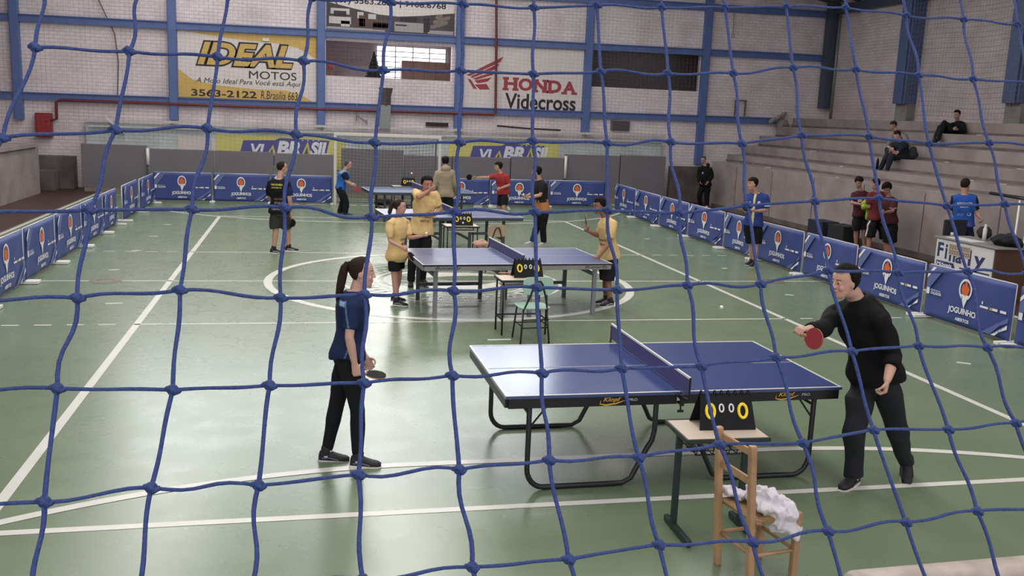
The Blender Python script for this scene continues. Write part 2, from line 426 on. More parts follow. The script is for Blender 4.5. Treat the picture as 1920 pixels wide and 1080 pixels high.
# right wall with blue columns
mm = M(); mm.box((16.4, 0, 5.2), (.3, 33.2, 4.6)); struct('wall_right', mm, BRICK_Y)
for y in (11.45, 6.6, 1.8):
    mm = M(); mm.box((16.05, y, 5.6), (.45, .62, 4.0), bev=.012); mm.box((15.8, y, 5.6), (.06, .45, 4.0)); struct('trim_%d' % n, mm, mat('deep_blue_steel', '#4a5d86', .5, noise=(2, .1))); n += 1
    mm = M(); mm.box((16.12, y, 3.3), (.34, .6, .62)); struct('trim_%d' % n, mm, mat('stained_concrete', '#8a8a80', .8, noise=(3, .25))); n += 1
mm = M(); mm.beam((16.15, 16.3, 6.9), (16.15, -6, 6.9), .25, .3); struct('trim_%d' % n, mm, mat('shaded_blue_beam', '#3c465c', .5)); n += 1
mm = M(); mm.box((-15.1, 0, 4), (.2, 33.2, 8)); struct('wall_left', mm, BRICK_Y)
# roof
RF = mat('roof_sheet', '#7f7d7e', .7, noise=(3, .15))
mm = M()
for s in (-1, 1):
    xe = 17.2*s if s > 0 else -15.4
    mm.add([(xe, -15, 7.15), (xe, 17, 7.15), (0, 17, 10.4), (0, -15, 10.4), (xe, -15, 7.25), (xe, 17, 7.25), (0, 17, 10.5), (0, -15, 10.5)],
           [(0, 1, 2, 3), (4, 7, 6, 5), (0, 4, 5, 1), (1, 5, 6, 2), (2, 6, 7, 3), (3, 7, 4, 0)])
struct('ceiling', mm, RF)
for y in (14.6, 10.6):
    mm = M()
    top = [V(16.1-k*1.5, y, 7.05+k*.28) for k in range(7)]; bot = [p+V(0, 0, -.32) for p in top]
    mm.tube(top, .05, 6); mm.tube(bot, .05, 6)
    for k in range(6): mm.tube([bot[k], top[k+1]], .03, 6); mm.tube([top[k], bot[k]], .03, 6)
    struct('trim_%d' % n, mm, mat('rusty_truss', '#3d3a3b', .7, noise=(8, .4))); n += 1

# ---- concrete grandstand on the right
CONC = mat('grey_concrete', '#9b908d', .85, noise=(1.6, .22), bump=(25, .25), mixto='#867c7a')
CONC_D = mat('dark_stained_concrete', '#6b6260', .85, noise=(2.2, .25), bump=(25, .3), mixto='#534b49')
steps = [(11.0, 1.51, 14.3), (11.8, 1.74, 14.9), (12.6, 2.05, 15.4), (13.4, 2.39, 15.8), (14.2, 2.74, 16.1), (15.0, 3.06, 16.45)]
g = thing('grandstand', (11.0, 0, 0), label='stepped grey concrete grandstand along the wall behind the right row of banners', cat='grandstand')
for i, (x, z, ye) in enumerate(steps):
    x1 = 16.24
    z0 = 0 if i == 0 else steps[i-1][1]-.02
    mm = M(); mm.box(((x+x1)/2, (ye-14)/2, (z+z0)/2), (x1-x, ye+14, z-z0), bev=.012)
    obj('step', mm, CONC, g, origin=(11, 0, 0))
mm = M()
for k in range(9): mm.box((10.995, 12.4-k*2.35, .74), (.012, .014, 1.4))
obj('joint_line', mm, CONC_D, g, origin=(11, 0, 0))
mm = M(); mm.box((10.97, 0, .06), (.08, 28, .12)); obj('kerb', mm, CONC_D, g, origin=(11, 0, 0))
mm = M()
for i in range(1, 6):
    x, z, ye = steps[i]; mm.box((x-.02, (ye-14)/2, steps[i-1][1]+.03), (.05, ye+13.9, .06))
obj('shade_line', mm, mat('painted_shade', '#766b69', .95, noise=(3, .3)), g, origin=(11, 0, 0))  # shade where each tread meets the next riser, painted as darker strips
rnd = random.Random(4); mm = M()
for k in range(14):
    i = rnd.randint(0, 4); x, z, ye = steps[i]; mm.box((x+rnd.uniform(.1, .5), rnd.uniform(-2, 12), z+.006), (.05, rnd.uniform(.05, .2), .01), rz=rnd.random())
obj('paper_litter', mm, WHITE, kind='stuff', label='scraps of white paper lying on the grandstand steps', cat='litter')
# broken rubble at the top far end
mm = M(); rnd = random.Random(2)
for k in range(9):
    c = V(14.0+rnd.random()*1.1, 16.15+rnd.random()*.2, 2.55+.07*k+rnd.random()*.1); r = .1+.14*rnd.random(); mm.ell(c, (r, 0, .03), (0, r*.7, 0), (.04, 0, r*.8), 7, 5)
obj('rubble', mm, CONC, kind='stuff', label='broken masonry rubble at the top far end of the grandstand', cat='rubble')
# left stand wall
mm = M(); mm.add([(-9.9, 14.3, 0), (-9.9, 14.3, 1.42), (-9.9, -2, 1.5), (-9.9, -2, 0), (-12.5, 14.3, 0), (-12.5, 14.3, 1.42), (-12.5, -2, 1.5), (-12.5, -2, 0)],
               [(0, 1, 2, 3), (4, 7, 6, 5), (0, 4, 5, 1), (1, 5, 6, 2), (2, 6, 7, 3), (3, 7, 4, 0)])
mm.box((-9.88, 6, 1.4), (.1, 16, .1))
g = thing('grandstand', (-9.9, 6, 0), label='grey concrete stand wall beside the brown floor on the left', cat='grandstand')
obj('stand_wall', mm, CONC, g, origin=(-9.9, 6, 0))
mm = M(); mm.box((-10.2, 15.6, .3), (1.0, 1.2, .6), bev=.02); mm.box((-10.0, 16.0, .5), (1.4, .5, 1.0), bev=.02)
obj('stair_block', mm, CONC_D, g, origin=(-9.9, 6, 0))
# low grey partition wall behind the far goal line
PAN = mat('grey_partition_paint', '#747177', .7, noise=(1.5, .1))
seg = [(-8.95, -7.1, 1.42), (-7.0, -5.15, 1.33), (-5.12, -3.35, 1.33), (-3.32, -1.5, 1.30), (-1.25, .72, 1.52), (.75, 2.3, 1.36), (2.32, 4.25, 1.37), (4.28, 6.1, 1.42), (6.15, 8.05, 1.55), (8.08, 9.7, 1.58)]
for i, (a, b, z) in enumerate(seg):
    mm = M(); mm.box(((a+b)/2, 15.28, z/2+.06), (b-a, .16, z-.12), bev=.012); struct('wall_partition_%d' % (i+1), mm, PAN)
mm = M(); mm.box((.4, 15.34, .06), (18.6, .3, .12)); struct('baseboard_back', mm, mat('pale_kerb', '#8b7f79', .8, noise=(6, .2)))
for x, z0, z1, lb in ((-7.05, .85, 1.35, 'white post between the first two grey partition panels'), (6.12, .75, 1.5, 'short white post between the grey partition panels behind the far right table')):
    mm = M(); mm.cyl((x, 15.1, 0), (x, 15.1, z0), .035); g = obj('post', mm, DARK_STEEL, smooth=True, label=lb, cat='post')
    mm = M(); mm.cyl((x, 15.1, z0), (x, 15.1, z1), .045); obj('sleeve', mm, WHITE, g, smooth=True)
mm = M(); mm.box((11.0, 15.7, .62), (1.9, .2, 1.24)); struct('wall_end_right', mm, CONC_D)

# ---- fittings on the back wall
RED = mat('red_enamel', '#8e2328', .45, noise=(4, .12)); RED_PIPE = mat('dark_red_pipe', '#6d2b2d', .5)
g = thing('hydrant_cabinet', (-10.22, 16.4, 1.53), label='red fire hydrant cabinet on the wall at far left', cat='fire hydrant')
mm = M(); mm.box((0, -.04, .37), (.46, .22, .74), bev=.015); obj('cabinet_box', mm, RED, g)
mm = M(); mm.box((0, -.16, .37), (.4, .02, .66), bev=.006); mm.ell((.1, -.18, .5), (.03, 0, 0), (0, .02, 0), (0, 0, .03)); obj('door', mm, mat('red_door', '#97262b', .4), g)
mm = M(); mm.tube([(-10.0, 16.28, 2.05), (-9.84, 16.28, 2.1), (-9.83, 16.28, 2.6), (-9.7, 16.27, 2.68), (-4, 16.27, 2.70), (3.85, 16.27, 2.76), (3.9, 16.27, 2.85), (3.85, 16.27, 5), (3.79, 16.27, 6.6), (3.78, 16.27, 9)], .045, 8)
obj('pipe', mm, RED_PIPE, smooth=True, label='dark red fire pipe running along the rail and up the white wall', cat='pipe')
g = thing('duct', (.2, 16.15, 2.2), label='brown flared metal duct on a grey post against the back wall', cat='duct')
mm = M(); mm.loft([((0, 0, .72), (.17, 0, 0), (0, .12, 0)), ((0, 0, 1.0), (.17, 0, 0), (0, .12, 0)), ((0, 0, 1.26), (.23, 0, 0), (0, .15, 0)), ((0, 0, 1.28), (.23, 0, 0), (0, .15, 0))], 4, power=.5); obj('hood', mm, mat('brown_sheet_metal', '#5d5350', .6, .2, noise=(5, .2)), g)
mm = M(); mm.box((-.02, .02, .35), (.36, .2, .76)); obj('post', mm, mat('grey_sheet_metal', '#8b8f90', .5, .1), g)
mm = M(); mm.tube([(-.73, 16.3, 2.4), (-.72, 16.3, 2.9)], .02, 6); mm.tube([(-.72, 16.3, 2.55), (-.4, 16.25, 2.35)], .03, 6); mm.tube([(-.4, 16.25, 2.3), (-.4, 16.25, 2.42)], .02, 6)
obj('floodlight', mm, GREY_STEEL, label='small bracket light left of the brown duct', cat='light')
mm = M(); mm.box((1.95, 16.44, 2.36), (.75, .1, .13)); struct('window_3', mm, mat('dark_slot', '#2a1f1e', .8))
mm = M(); mm.box((8.4, 16.43, 2.55), (.68, .12, .34), bev=.01); g = struct('window_4', mm, mat('grey_louver', '#6f6a6a', .7))
mm = M()
for k in range(5): mm.box((8.4, 16.36, 2.42+.065*k), (.6, .02, .03))
obj('slat', mm, DARK_STEEL, g)
mm = M(); mm.tube([(4.0, 16.3, 2.39), (5.0, 16.28, 2.34), (6.2, 16.3, 2.32)], .03, 6); obj('cable_tray', mm, mat('dark_cable', '#2b2729', .7), label='dark cable lying on the pale ledge under the wall lettering', cat='cable')
mm = M(); mm.tube([(-8.95, 16.42, 8.2), (-8.6, 16.42, 5.9), (-8.1, 16.42, 4.75), (-8.02, 16.42, 3.9), (-8.08, 16.42, 2.9)], .016, 6)
obj('cable', mm, mat('grey_cable', '#5b5054', .7), label='thin dark cable hanging down the white wall at far left', cat='cable')
g = thing('wall_bracket', (12.65, 16.35, 3.05), label='small boxy bracket frame on the wall above the grandstand end', cat='bracket')
mm = M()
for a, b in (((0, 0, 0), (0, 0, .55)), ((.38, 0, 0), (.38, 0, .55)), ((-.03, 0, .55), (.42, 0, .55))): mm.beam(a, b, .05, .05)
obj('frame', mm, mat('brown_bracket', '#6c5e59', .7), g)
mm = M(); mm.tube([(12.35, 16.4, 6.6), (12.36, 16.4, 5.9)], .015, 6); mm.tube([(12.36+.05*math.cos(a), 16.4, 5.83+.06*math.sin(a)) for a in np.linspace(0, 6.28, 9)[:-1]], .012, 6, closed=True)
obj('cord', mm, mat('pale_cord', '#8f8a8a', .7), label='short hanging cord with a loop below the top rail', cat='cord')

# ---- signs
def sign(label, x0, x1, z0, z1, board, y=YB-.02, t=.02, cat='sign', name='advertising_sign'):
    g = thing(name, ((x0+x1)/2, y, z0), label=label, cat=cat)
    mm = M(); mm.box((0, 0, (z1-z0)/2), (x1-x0, t, z1-z0)); obj('board', mm, board, g)
    return g
SIGN_W = mat('sign_white_paint', '#e2d9d7', .7, noise=(4, .06)); SIGN_Y = mat('sign_yellow_paint', '#d6b366', .7, noise=(4, .08)); SIGN_K = mat('sign_dark_paint', '#2c2629', .7)
SX0, SX1, SZ0, SZ1 = -6.27, -2.02, 2.93, 4.98
g = sign('white and yellow motorcycle shop sign painted on the back wall', SX0, SX1, SZ0, SZ1, SIGN_W)
W_, H_ = SX1-SX0, SZ1-SZ0; yf = -.014
mm = M(); up = [(-W_/2+.05, H_-.03)]+[(-W_/2+W_*q, H_-.27*math.sin(math.pi*min(1, q*1.25)/2)**.8+.02) for q in (.1, .2, .35, .5, .7)]+[(W_/2-.6, H_-.36), (W_/2, H_-.68), (W_/2, H_)]
mm.poly([(x, yf, z) for x, z in up])
mm.poly([(x, yf, z) for x, z in [(-W_/2, 0), (W_/2-.1, 0), (W_/2-.5, .22), (W_/2-1.0, .34), (.3, .33), (-1.0, .4), (-1.7, .55), (-W_/2, .85)]])
obj('swoosh', mm, SIGN_Y, g)
mm = M()
text(mm, 'IDEAL', (-W_/2+.52, yf-.004, .98), EX, V(-.0, 0, 1), .80, 3.02, bold=.085, shear=.28)
obj('lettering', mm, SIGN_K, g)
mm = M(); text(mm, 'IDEAL', (-W_/2+.58, yf-.008, 1.03), EX, EZ, .70, 2.92, bold=.035, shear=.28); obj('lettering_fill', mm, SIGN_Y, g)
mm = M(); text(mm, 'MOTOS', (.02, yf-.004, .66), EX, EZ, .24, 1.48); text(mm, 'A Moto Ideal Para Você está Aqui !', (-1.6, yf-.004, .42), EX, EZ, .2, 3.35, bold=-.002, shear=.25)
text(mm, '3563-2122', (-1.75, yf-.004, .04), EX, EZ, .22, 2.0, bold=.02); text(mm, 'R.Brasília 663', (.38, yf-.004, .03), EX, EZ, .26, 1.15, bold=.0, shear=.15)
obj('lettering', mm, SIGN_K, g)
mm = M(); mm.box((.55, -.03, H_-.16), (.2, .05, .09)); obj('small_lamp', mm, WHITE, g)
# furniture shop banner
g = sign('printed furniture shop banner with room photographs and a phone number at the top', -1.7, 2.45, 5.25, 7.4, mat('banner_photo_dark', '#4a4547', .6, noise=(2, .3)))
mm = M()
pts = [(-2.07, .86), (-1.2, .70), (-.4, .56), (.25, .53), (1.0, .60), (2.07, .74), (2.07, 2.15), (-2.07, 2.15)]
mm.poly([(x, yf, z) for x, z in pts]); mm.k = 1
for a, b, c, d in ((-2.0, -1.3, .2, .42), (-1.95, -1.35, .5, .68), (-1.62, -1.34, .12, .3), (-1.1, -.9, .3, .6), (-.75, -.5, .34, .56)): mm.poly([(a, yf, c), (b, yf, c), (b, yf, d), (a, yf, d)])
mm.k = 2
for a, b, c, d in ((.1, 1.05, .06, .36), (1.2, 2.05, .04, .16), (-2.07, -.2, .02, .1)): mm.poly([(a, yf-.001, c), (b, yf-.001, c), (b, yf-.001, d), (a, yf-.001, d)])
mm.k = 3
for a, b, c, d in ((-1.18, -.05, .14, .4), (-.6, -.1, .08, .3), (-1.05, -.85, .1, .5)): mm.poly([(a, yf-.002, c), (b, yf-.002, c), (b, yf-.002, d), (a, yf-.002, d)])
mm.k = 4
for a, b, c, d in ((.28, .85, .38, .66-.12), (1.05, 1.25, .1, .55), (-1.85, -1.45, .42, .6), (.14, .5, .24, .29)): mm.poly([(a, yf-.003, c), (b, yf-.003, c), (b, yf-.003, d), (a, yf-.003, d)])
mm.k = 5
for k in range(9): mm.ell((1.4+.09*(k % 4)+.06*k/3, yf-.004, .28+.04*k), (.13, 0, .03), (0, .001, 0), (0, 0, .08), 8, 5)
obj('picture', mm, [SIGN_W, mat('photo_white', '#c9c2bf', .6), mat('photo_grey', '#a39f9f', .6), mat('photo_brown', '#5c4038', .6), mat('photo_dark', '#262327', .6), mat('photo_beige', '#7d716b', .6)], g)
mm = M(); text(mm, '(49) 3563.2886 | 9108.6768', (-1.82, yf-.004, .80), EX, V(-.0, 0, 1), .24, 3.6, bold=.02)
obj('lettering', mm, SIGN_K, g)
# red lettering wall sign
HX0, HZ0 = 2.80, 2.95
g = sign('white wall sign with red wing emblem, red block letters and black lettering', 2.80, 6.95, 2.95, 5.0, SIGN_W)
RD = mat('sign_red_paint', '#a34047', .7)
mm = M(); fx = -2.0
wing = [[(0, 1.06), (1.25, 1.72), (1.16, 1.54), (.12, 1.03)], [(.15, 1.02), (1.13, 1.49), (1.02, 1.31), (.2, .97)], [(.22, .95), (1.0, 1.24), (.9, 1.1), (.35, .92)],
        [(.28, .89), (.88, 1.02), (.74, .88), (.4, .80)], [(.05, .94), (.26, .62), (.38, .62), (.16, .92)], [(.3, .76), (.7, .80), (.82, .62), (.48, .60)]]
for p in wing: mm.poly([(fx+.02+x, yf, z+.02) for x, z in p])
obj('emblem', mm, RD, g)
mm = M(); x = -.68
for ch, wd in (('H', .50), ('O', .52), ('N', .50), ('D', .50), ('A', .52)):
    text(mm, ch, (x, yf, .64-.012*x*2), EX, EZ, .42, wd-.03, bold=.045)
    if ch in 'HNA':
        for q in (.0, wd-.16):
            for zz in ((0, .36) if ch in 'HN' else (0,)): mm.poly([(x+q-.04, yf-.002, .62-.024*x+zz), (x+q+.17, yf-.002, .62-.024*x+zz), (x+q+.17, yf-.002, .70-.024*x+zz), (x+q-.04, yf-.002, .70-.024*x+zz)])
    if ch == 'D':
        for zz in (0, .36): mm.poly([(x-.04, yf-.002, .62-.024*x+zz), (x+.2, yf-.002, .62-.024*x+zz), (x+.2, yf-.002, .7-.024*x+zz), (x-.04, yf-.002, .7-.024*x+zz)])
    x += wd+.01
obj('lettering', mm, RD, g)
mm = M(); text(mm, 'Videcross', (-.62, yf, .03), EX, V(0, 0, 1), .52, 2.5, bold=.022); obj('lettering', mm, SIGN_K, g)
# dark press box mesh
mm = M()
for k in range(28): mm.box((7.25+.148*k, 16.6, 4.5), (.012, .012, 1.3))
for k in range(10): mm.box((9.22, 16.6, 3.9+.13*k), (4.08, .012, .012))
obj('window_grille', mm, mat('dark_grille', '#55504f', .7), label='dark wire grille across the long opening right of the red lettering', cat='grille')
# yellow and purple tarpaulins
TY = mat('tarp_yellow', '#d6d07a', .6, noise=(3, .06)); TP = mat('tarp_purple', '#57579a', .6, noise=(3, .06))
for lb, x0, x1, z1 in (('yellow and purple advertising tarpaulin behind the partition, left of the goal', -5.15, -1.1, 1.80), ('yellow and purple advertising tarpaulin behind the partition, right of the goal', 2.32, 6.15, 1.86)):
    g = thing('tarpaulin', ((x0+x1)/2, 16.215, .75), label=lb, cat='banner', group='tarpaulins behind the partition'); W_ = x1-x0; H_ = z1-.75
    mm = M(); mm.box((0, 0, H_/2), (W_, .02, H_), bev=.004); obj('sheet', mm, TY, g)
    mm = M(); a = -W_/2+.62; b = W_/2-.5
    mm.poly([(a, yf, .1), (b-.2, yf, .1), (b, yf, H_-.09), (a+1.35, yf, H_-.05), (a+1.2, yf, H_-.13), (a+.22, yf, H_-.16)]); obj('panel_print', mm, TP, g)
    mm = M(); text(mm, 'VI', (a+.45, yf-.004, H_-.62), EX, EZ, .36, .42, bold=.035, shear=.2); text(mm, 'BR', (a+1.25, yf-.004, H_-.62), EX, EZ, .48, .78, bold=.05, shear=.2); text(mm, 'SIL', (a+2.3, yf-.004, H_-.62), EX, EZ, .48, .62, bold=.05, shear=.25)
    for k in range(5): mm.ell((a+1.9+.17*k, yf-.004, H_-.10), (.022, 0, 0), (0, .002, 0), (0, 0, .022), 6, 4)
    obj('lettering', mm, WHITE_INK, g)
    mm = M()
    for q, h in ((.92, .34), (2.02, .48)): mm.poly([(a+q, yf-.005, H_-.62), (a+q+.08, yf-.005, H_-.62), (a+q+.2, yf-.005, H_-.62+h*.7), (a+q+.24, yf-.005, H_-.62), (a+q+.33, yf-.005, H_-.62), (a+q+.22, yf-.005, H_-.62+h)])
    obj('lettering_accent', mm, mat('tarp_ink_yellow', '#cfc95a', .6), g)
for lb, x, z in (('larger white paper sheet on the pale wall above the partition', -5.9, 1.5), ('smaller white paper sheet beside the yellow tarpaulin on the pale wall', -5.05, 1.47)):
    mm = M(); mm.box((x, 16.222, z), (.8 if x < -5.5 else .5, .01, .42)); obj('paper_sheet', mm, mat('paper_white', '#d9cfcc', .7), label=lb, cat='paper')
mm = M(); mm.beam((-8.4, 16.15, 2.2), (-7.85, 16.1, 1.75), .12, .05); obj('plank', mm, WHITE, label='short white slanting plank on the pale wall at left', cat='plank')

# ---- fine safety nets
NETM = mat('fine_net_cord', '#857a84', .8, alpha=.32)
def fine_net(name, label, P, nu, nv, r, seed):
    """P(u,v) -> point, u,v in 0..1"""
    mm = M()
    for i in range(nu+1): mm.tube([P(i/nu, k/18) for k in range(19)], r, 4, caps=False)
    for j in range(nv+1): mm.tube([P(k/40, j/nv) for k in range(41)], r, 4, caps=False)
    return obj(name, mm, NETM, label=label, cat='net')
fine_net('safety_net', 'fine grey safety net hanging in front of the back wall', lambda u, v: V(-11.5+21.3*u, 15.7+.08*math.sin(9*u)*math.sin(5*v), 1.35+.18*math.sin(11*u)*(1-v)+5.6*v+.03*math.sin(30*u)), 150, 46, .0028, 1)
fine_net('safety_net', 'fine grey safety net hanging on the right wall above the grandstand', lambda u, v: V(15.6+.1*math.sin(5*u), 11.0-6.0*u, 3.2+3.6*v+.05*math.sin(8*u)), 44, 26, .007, 2)

# ================================================================= EVENT BANNERS
BANNER = mat('banner_blue_fabric', '#3b4b8a', .55, noise=(2.2, .10), bump=(6, .25))
BANNER_L = mat('banner_light_blue_print', '#5d6ba0', .55)
BANNER_FR = mat('banner_frame_tube', '#c3c4c6', .4, .2)
def make_banner():
    g = thing('event_banner', (0, 0, 0))
    L = 1.9; z0, z1 = .05, .82
    nx, nz = 24, 10; mm = M(); vs = []
    def wv(x, z): return .012*math.sin(3.3*x+1.2)*math.sin(3.5*z)+.006*math.sin(9*x-4*z)
    for s, yy in ((0, -.012), (1, .002)):
        for j in range(nz+1):
            for i in range(nx+1):
                x = .02+(L-.04)*i/nx; z = z0+(z1-z0)*j/nz; vs.append((x, yy+wv(x, z), z))
    K = (nx+1)*(nz+1); fs = []
    for s in (0, 1):
        for j in range(nz):
            for i in range(nx):
                a = s*K+j*(nx+1)+i; fs.append((a, a+1, a+nx+2, a+nx+1))
    for i in range(nx):
        fs.append((i, i+1, K+i+1, K+i)); a = nz*(nx+1)+i; fs.append((a, a+1, K+a+1, K+a))
    for j in range(nz):
        a = j*(nx+1); fs.append((a, a+nx+1, K+a+nx+1, K+a)); a += nx; fs.append((a, a+nx+1, K+a+nx+1, K+a))
    mm.add(vs, fs); cloth = obj('banner_cloth', mm, BANNER, g, smooth=True)
    y = -.033
    mm = M()
    mm.poly([(.05, y, .62), (.05, y, .68), (.17, y, .80), (.24, y, .80)]); mm.poly([(1.55, y, .07), (1.63, y, .07), (1.85, y, .26), (1.85, y, .20)][::-1])
    cx, cz = .93, .585; n = 36
    for i in range(n):
        t0, t1 = 2*math.pi*i/n, 2*math.pi*(i+1)/n
        if 4.3 < t0 < 5.1: continue
        mm.poly([(cx+r*.9*math.cos(t), y, cz+r*math.sin(t)) for r, t in ((.155, t0), (.122, t0), (.122, t1), (.155, t1))])
    mm.poly([(cx-.085, y, cz-.075), (cx, y, cz-.27), (cx+.085, y, cz-.075)])
    text(mm, 'JOGUINHOS', (cx, y, .185), EX, EZ, .115, .66, bold=.035, align='c', arc=.012)
    text(mm, 'ABERTOS', (cx, y, .115), EX, EZ, .05, .30, bold=.03, align='c')
    text(mm, 'PREFEITURA DE', (.16, y, .445), EX, EZ, .022, .22, bold=.01); text(mm, 'CAÇADOR', (.16, y, .385), EX, EZ, .05, .25, bold=.03)
    mm.poly([(.06, y, .385), (.13, y, .385), (.13, y, .48), (.06, y, .48)])
    for k, (x, w_, h) in enumerate(((1.27, .17, .03), (1.47, .16, .035), (1.68, .12, .035))): mm.poly([(x, y, .40), (x+w_, y, .40), (x+w_, y, .40+h), (x, y, .40+h)])
    mm.poly([(1.30, y, .45), (1.325, y, .45), (1.325, y, .49), (1.30, y, .49)])
    mm.k = 1
    fl_ = [(0, -.085), (.06, -.06), (.08, 0), (.055, .06), (.05, .02), (.02, .09), (-.01, .115), (-.015, .05), (-.05, .07), (-.08, .0), (-.06, -.06)]
    mm.poly([(cx+a*1.1, y, cz+b*1.1+.005) for a, b in fl_])
    mm.k = 2
    mm.poly([(.05, y+.002, .40), (.05, y+.002, .60), (.25, y+.002, .80), (.42, y+.002, .80)][::-1]); mm.poly([(1.35, y+.002, .07), (1.53, y+.002, .07), (1.85, y+.002, .36), (1.85, y+.002, .29)][::-1])
    mm.k = 3
    mm.poly([(1.47, y-.001, .405), (1.53, y-.001, .405), (1.53, y-.001, .435), (1.47, y-.001, .435)])
    obj('print', mm, [WHITE_INK, ORANGE_INK, BANNER_L, GOLD_INK], cloth)
    mm = M()
    for z in (z0, z1): mm.cyl((.03, .02, z), (L-.03, .02, z), .013, 8)
    obj('frame_rail', mm, BANNER_FR, g, smooth=True)
    for x in (.03, L-.03):
        mm = M(); mm.cyl((x, .02, 0.03), (x, .02, z1), .014, 8); obj('frame_post', mm, BANNER_FR, g, smooth=True)
        mm = M(); mm.box((x, -.0, .028), (.09, .40, .045), bev=.008); obj('foot', mm, mat('banner_foot', '#b9b8b4', .5) if False else WHITE, g)
    return g
proto = make_banner(); first = [True]
ORD = ('first', 'second', 'third', 'fourth', 'fifth', 'sixth', 'seventh', 'eighth', 'ninth', 'tenth')
def put_banner(x, y, rz, L, label, group):
    o = proto if first[0] else copy_tree(proto); first[0] = False
    o.location = (x, y, 0); o.rotation_euler = (0, 0, rz); o.scale = (L/1.9, 1, 1)
    tagit(o, label, 'banner', group)
ys = [12.25, 10.16, 8.08, 6.03, 4.05, 2.45, .62, -1.16, -2.99, -4.83, -6.7]
xs_ = [6.95, 6.86, 6.8, 6.75, 6.78, 6.78, 6.8, 6.8, 6.8, 6.85, 6.9]
for i in range(10):
    L = ys[i]-ys[i+1]; a = math.atan2(xs_[i+1]-xs_[i], -L)
    put_banner(xs_[i], ys[i]-.02, -math.pi/2+math.atan2(xs_[i+1]-xs_[i], L), L-.07, 'blue torch banner standing in the right row, %s from the far corner' % ORD[i], 'right row of event banners')
yl = [-3.75, -2.1, -.22, 1.62, 3.56, 5.52, 7.02]
for i in range(6): put_banner(-6.5, yl[i]+.02, math.pi/2, yl[i+1]-yl[i]-.04, 'blue torch banner standing in the left row, %s from the near end' % ORD[i], 'left row of event banners')
for i, (a, b) in enumerate(((7.62, 9.6), (9.66, 11.9))): put_banner(-6.48+.05*i, a, math.pi/2, b-a, 'blue torch banner in the left row %s' % ('just past its gap', 'ending at the far corner')[i], 'left row of event banners')
for i, (a, b) in enumerate(((-6.53, -4.95), (-4.93, -3.36), (-3.34, -1.6))): put_banner(a, 12.45, 0, b-a, 'blue torch banner in the far row left of the goal, %s from the left corner' % ORD[i], 'far row of event banners')
for i, (a, b) in enumerate(((1.35, 3.12), (3.14, 5.0), (5.02, 6.88))): put_banner(a, 12.75+.12*i, 0, b-a, 'blue torch banner in the far row %s' % ('behind the person in the beige hoodie', 'behind the player in red', 'nearest the right corner')[i], 'far row of event banners')

# ================================================================= TABLES
TT_BLUE = mat('table_blue_lacquer', '#3c4c80', .20, noise=(1.2, .05), spec=.9)
TT_BLUE2 = mat('table_blue_worn', '#5a628c', .32, noise=(2, .08), spec=.55)
TT_BLUE4 = mat('table_grey_blue', '#4c5f86', .4, noise=(2, .08))
APRON_B = mat('black_apron', '#141518', .4)
APRON_S = mat('silver_apron', '#8c8c8b', .45, noise=(6, .1))
NET_P = mat('purple_net_mesh', '#514f84', .8, alpha=.8, bump=(90, .4))
def tt_net(g, y=.7625, hh=.1525, out=.15, z=.76, mt=None):
    mm = M(); mm.box((0, 0, z+hh/2), (.008, 2*(y+out), hh-.02)); n = obj('net', mm, mt or NET_P, g)
    mm = M(); mm.box((0, 0, z+hh-.006), (.014, 2*(y+out), .016)); obj('net_band', mm, WHITE, n)
    for s in (-1, 1):
        mm = M(); yy = s*(y+out)
        mm.cyl((0, yy, z-.03), (0, yy, z+hh), .008, 8); mm.beam((0, yy, z-.02), (0, s*(y-.03), z-.045), .03, .012)
        mm.beam((-.02, s*(y-.02), z-.09), (.02, s*(y-.02), z-.09), .04, .012); mm.cyl((0, s*(y+.01), z-.15), (0, s*(y+.01), z-.05), .007, 8); mm.box((0, s*(y+.01), z-.15), (.05, .012, .02), bev=.004)
        mm.box((0, s*(y+.025), z-.06), (.035, .02, .09), bev=.004)
        obj('net_clamp', mm, BLACK_STEEL, g, smooth=False)
def tt_top(g, blue, apron, ah, gap=.004, step=.0):
    for s in (-1, 1):
        x0, x1 = (-1.37, -gap) if s < 0 else (gap, 1.37); zz = .76+(step if s > 0 else 0)
        mm = M(); mm.box(((x0+x1)/2, 0, zz-.011), (x1-x0, 1.525, .022), bev=.002); tp = obj('tabletop', mm, blue, g)
        mm = M(); z = zz+.0012; e = .02
        for y in (-1, 1): mm.box(((x0+x1)/2, y*(.7625-e/2), z), (x1-x0, e, .002))
        mm.box((s*(1.37-e/2), 0, z), (e, 1.525-2*e, .002)); mm.box(((x0+x1)/2, 0, z), (x1-x0, .004, .002))
        obj('line_paint', mm, WHITE_LINE, tp)
        mm = M()
        for y in (-1, 1): mm.box(((x0+x1)/2-s*.0, y*.745, zz-.022-ah/2), (x1-x0-.05 if s < 0 else x1-x0-.05, .03, ah), bev=.003)
        mm.box((s*1.352, 0, zz-.022-ah/2), (.03, 1.46, ah), bev=.003)
        mm.box((s*.06, 0, zz-.022-ah/2), (.03, 1.46, ah), bev=.003)
        obj('apron', mm, apron, g)
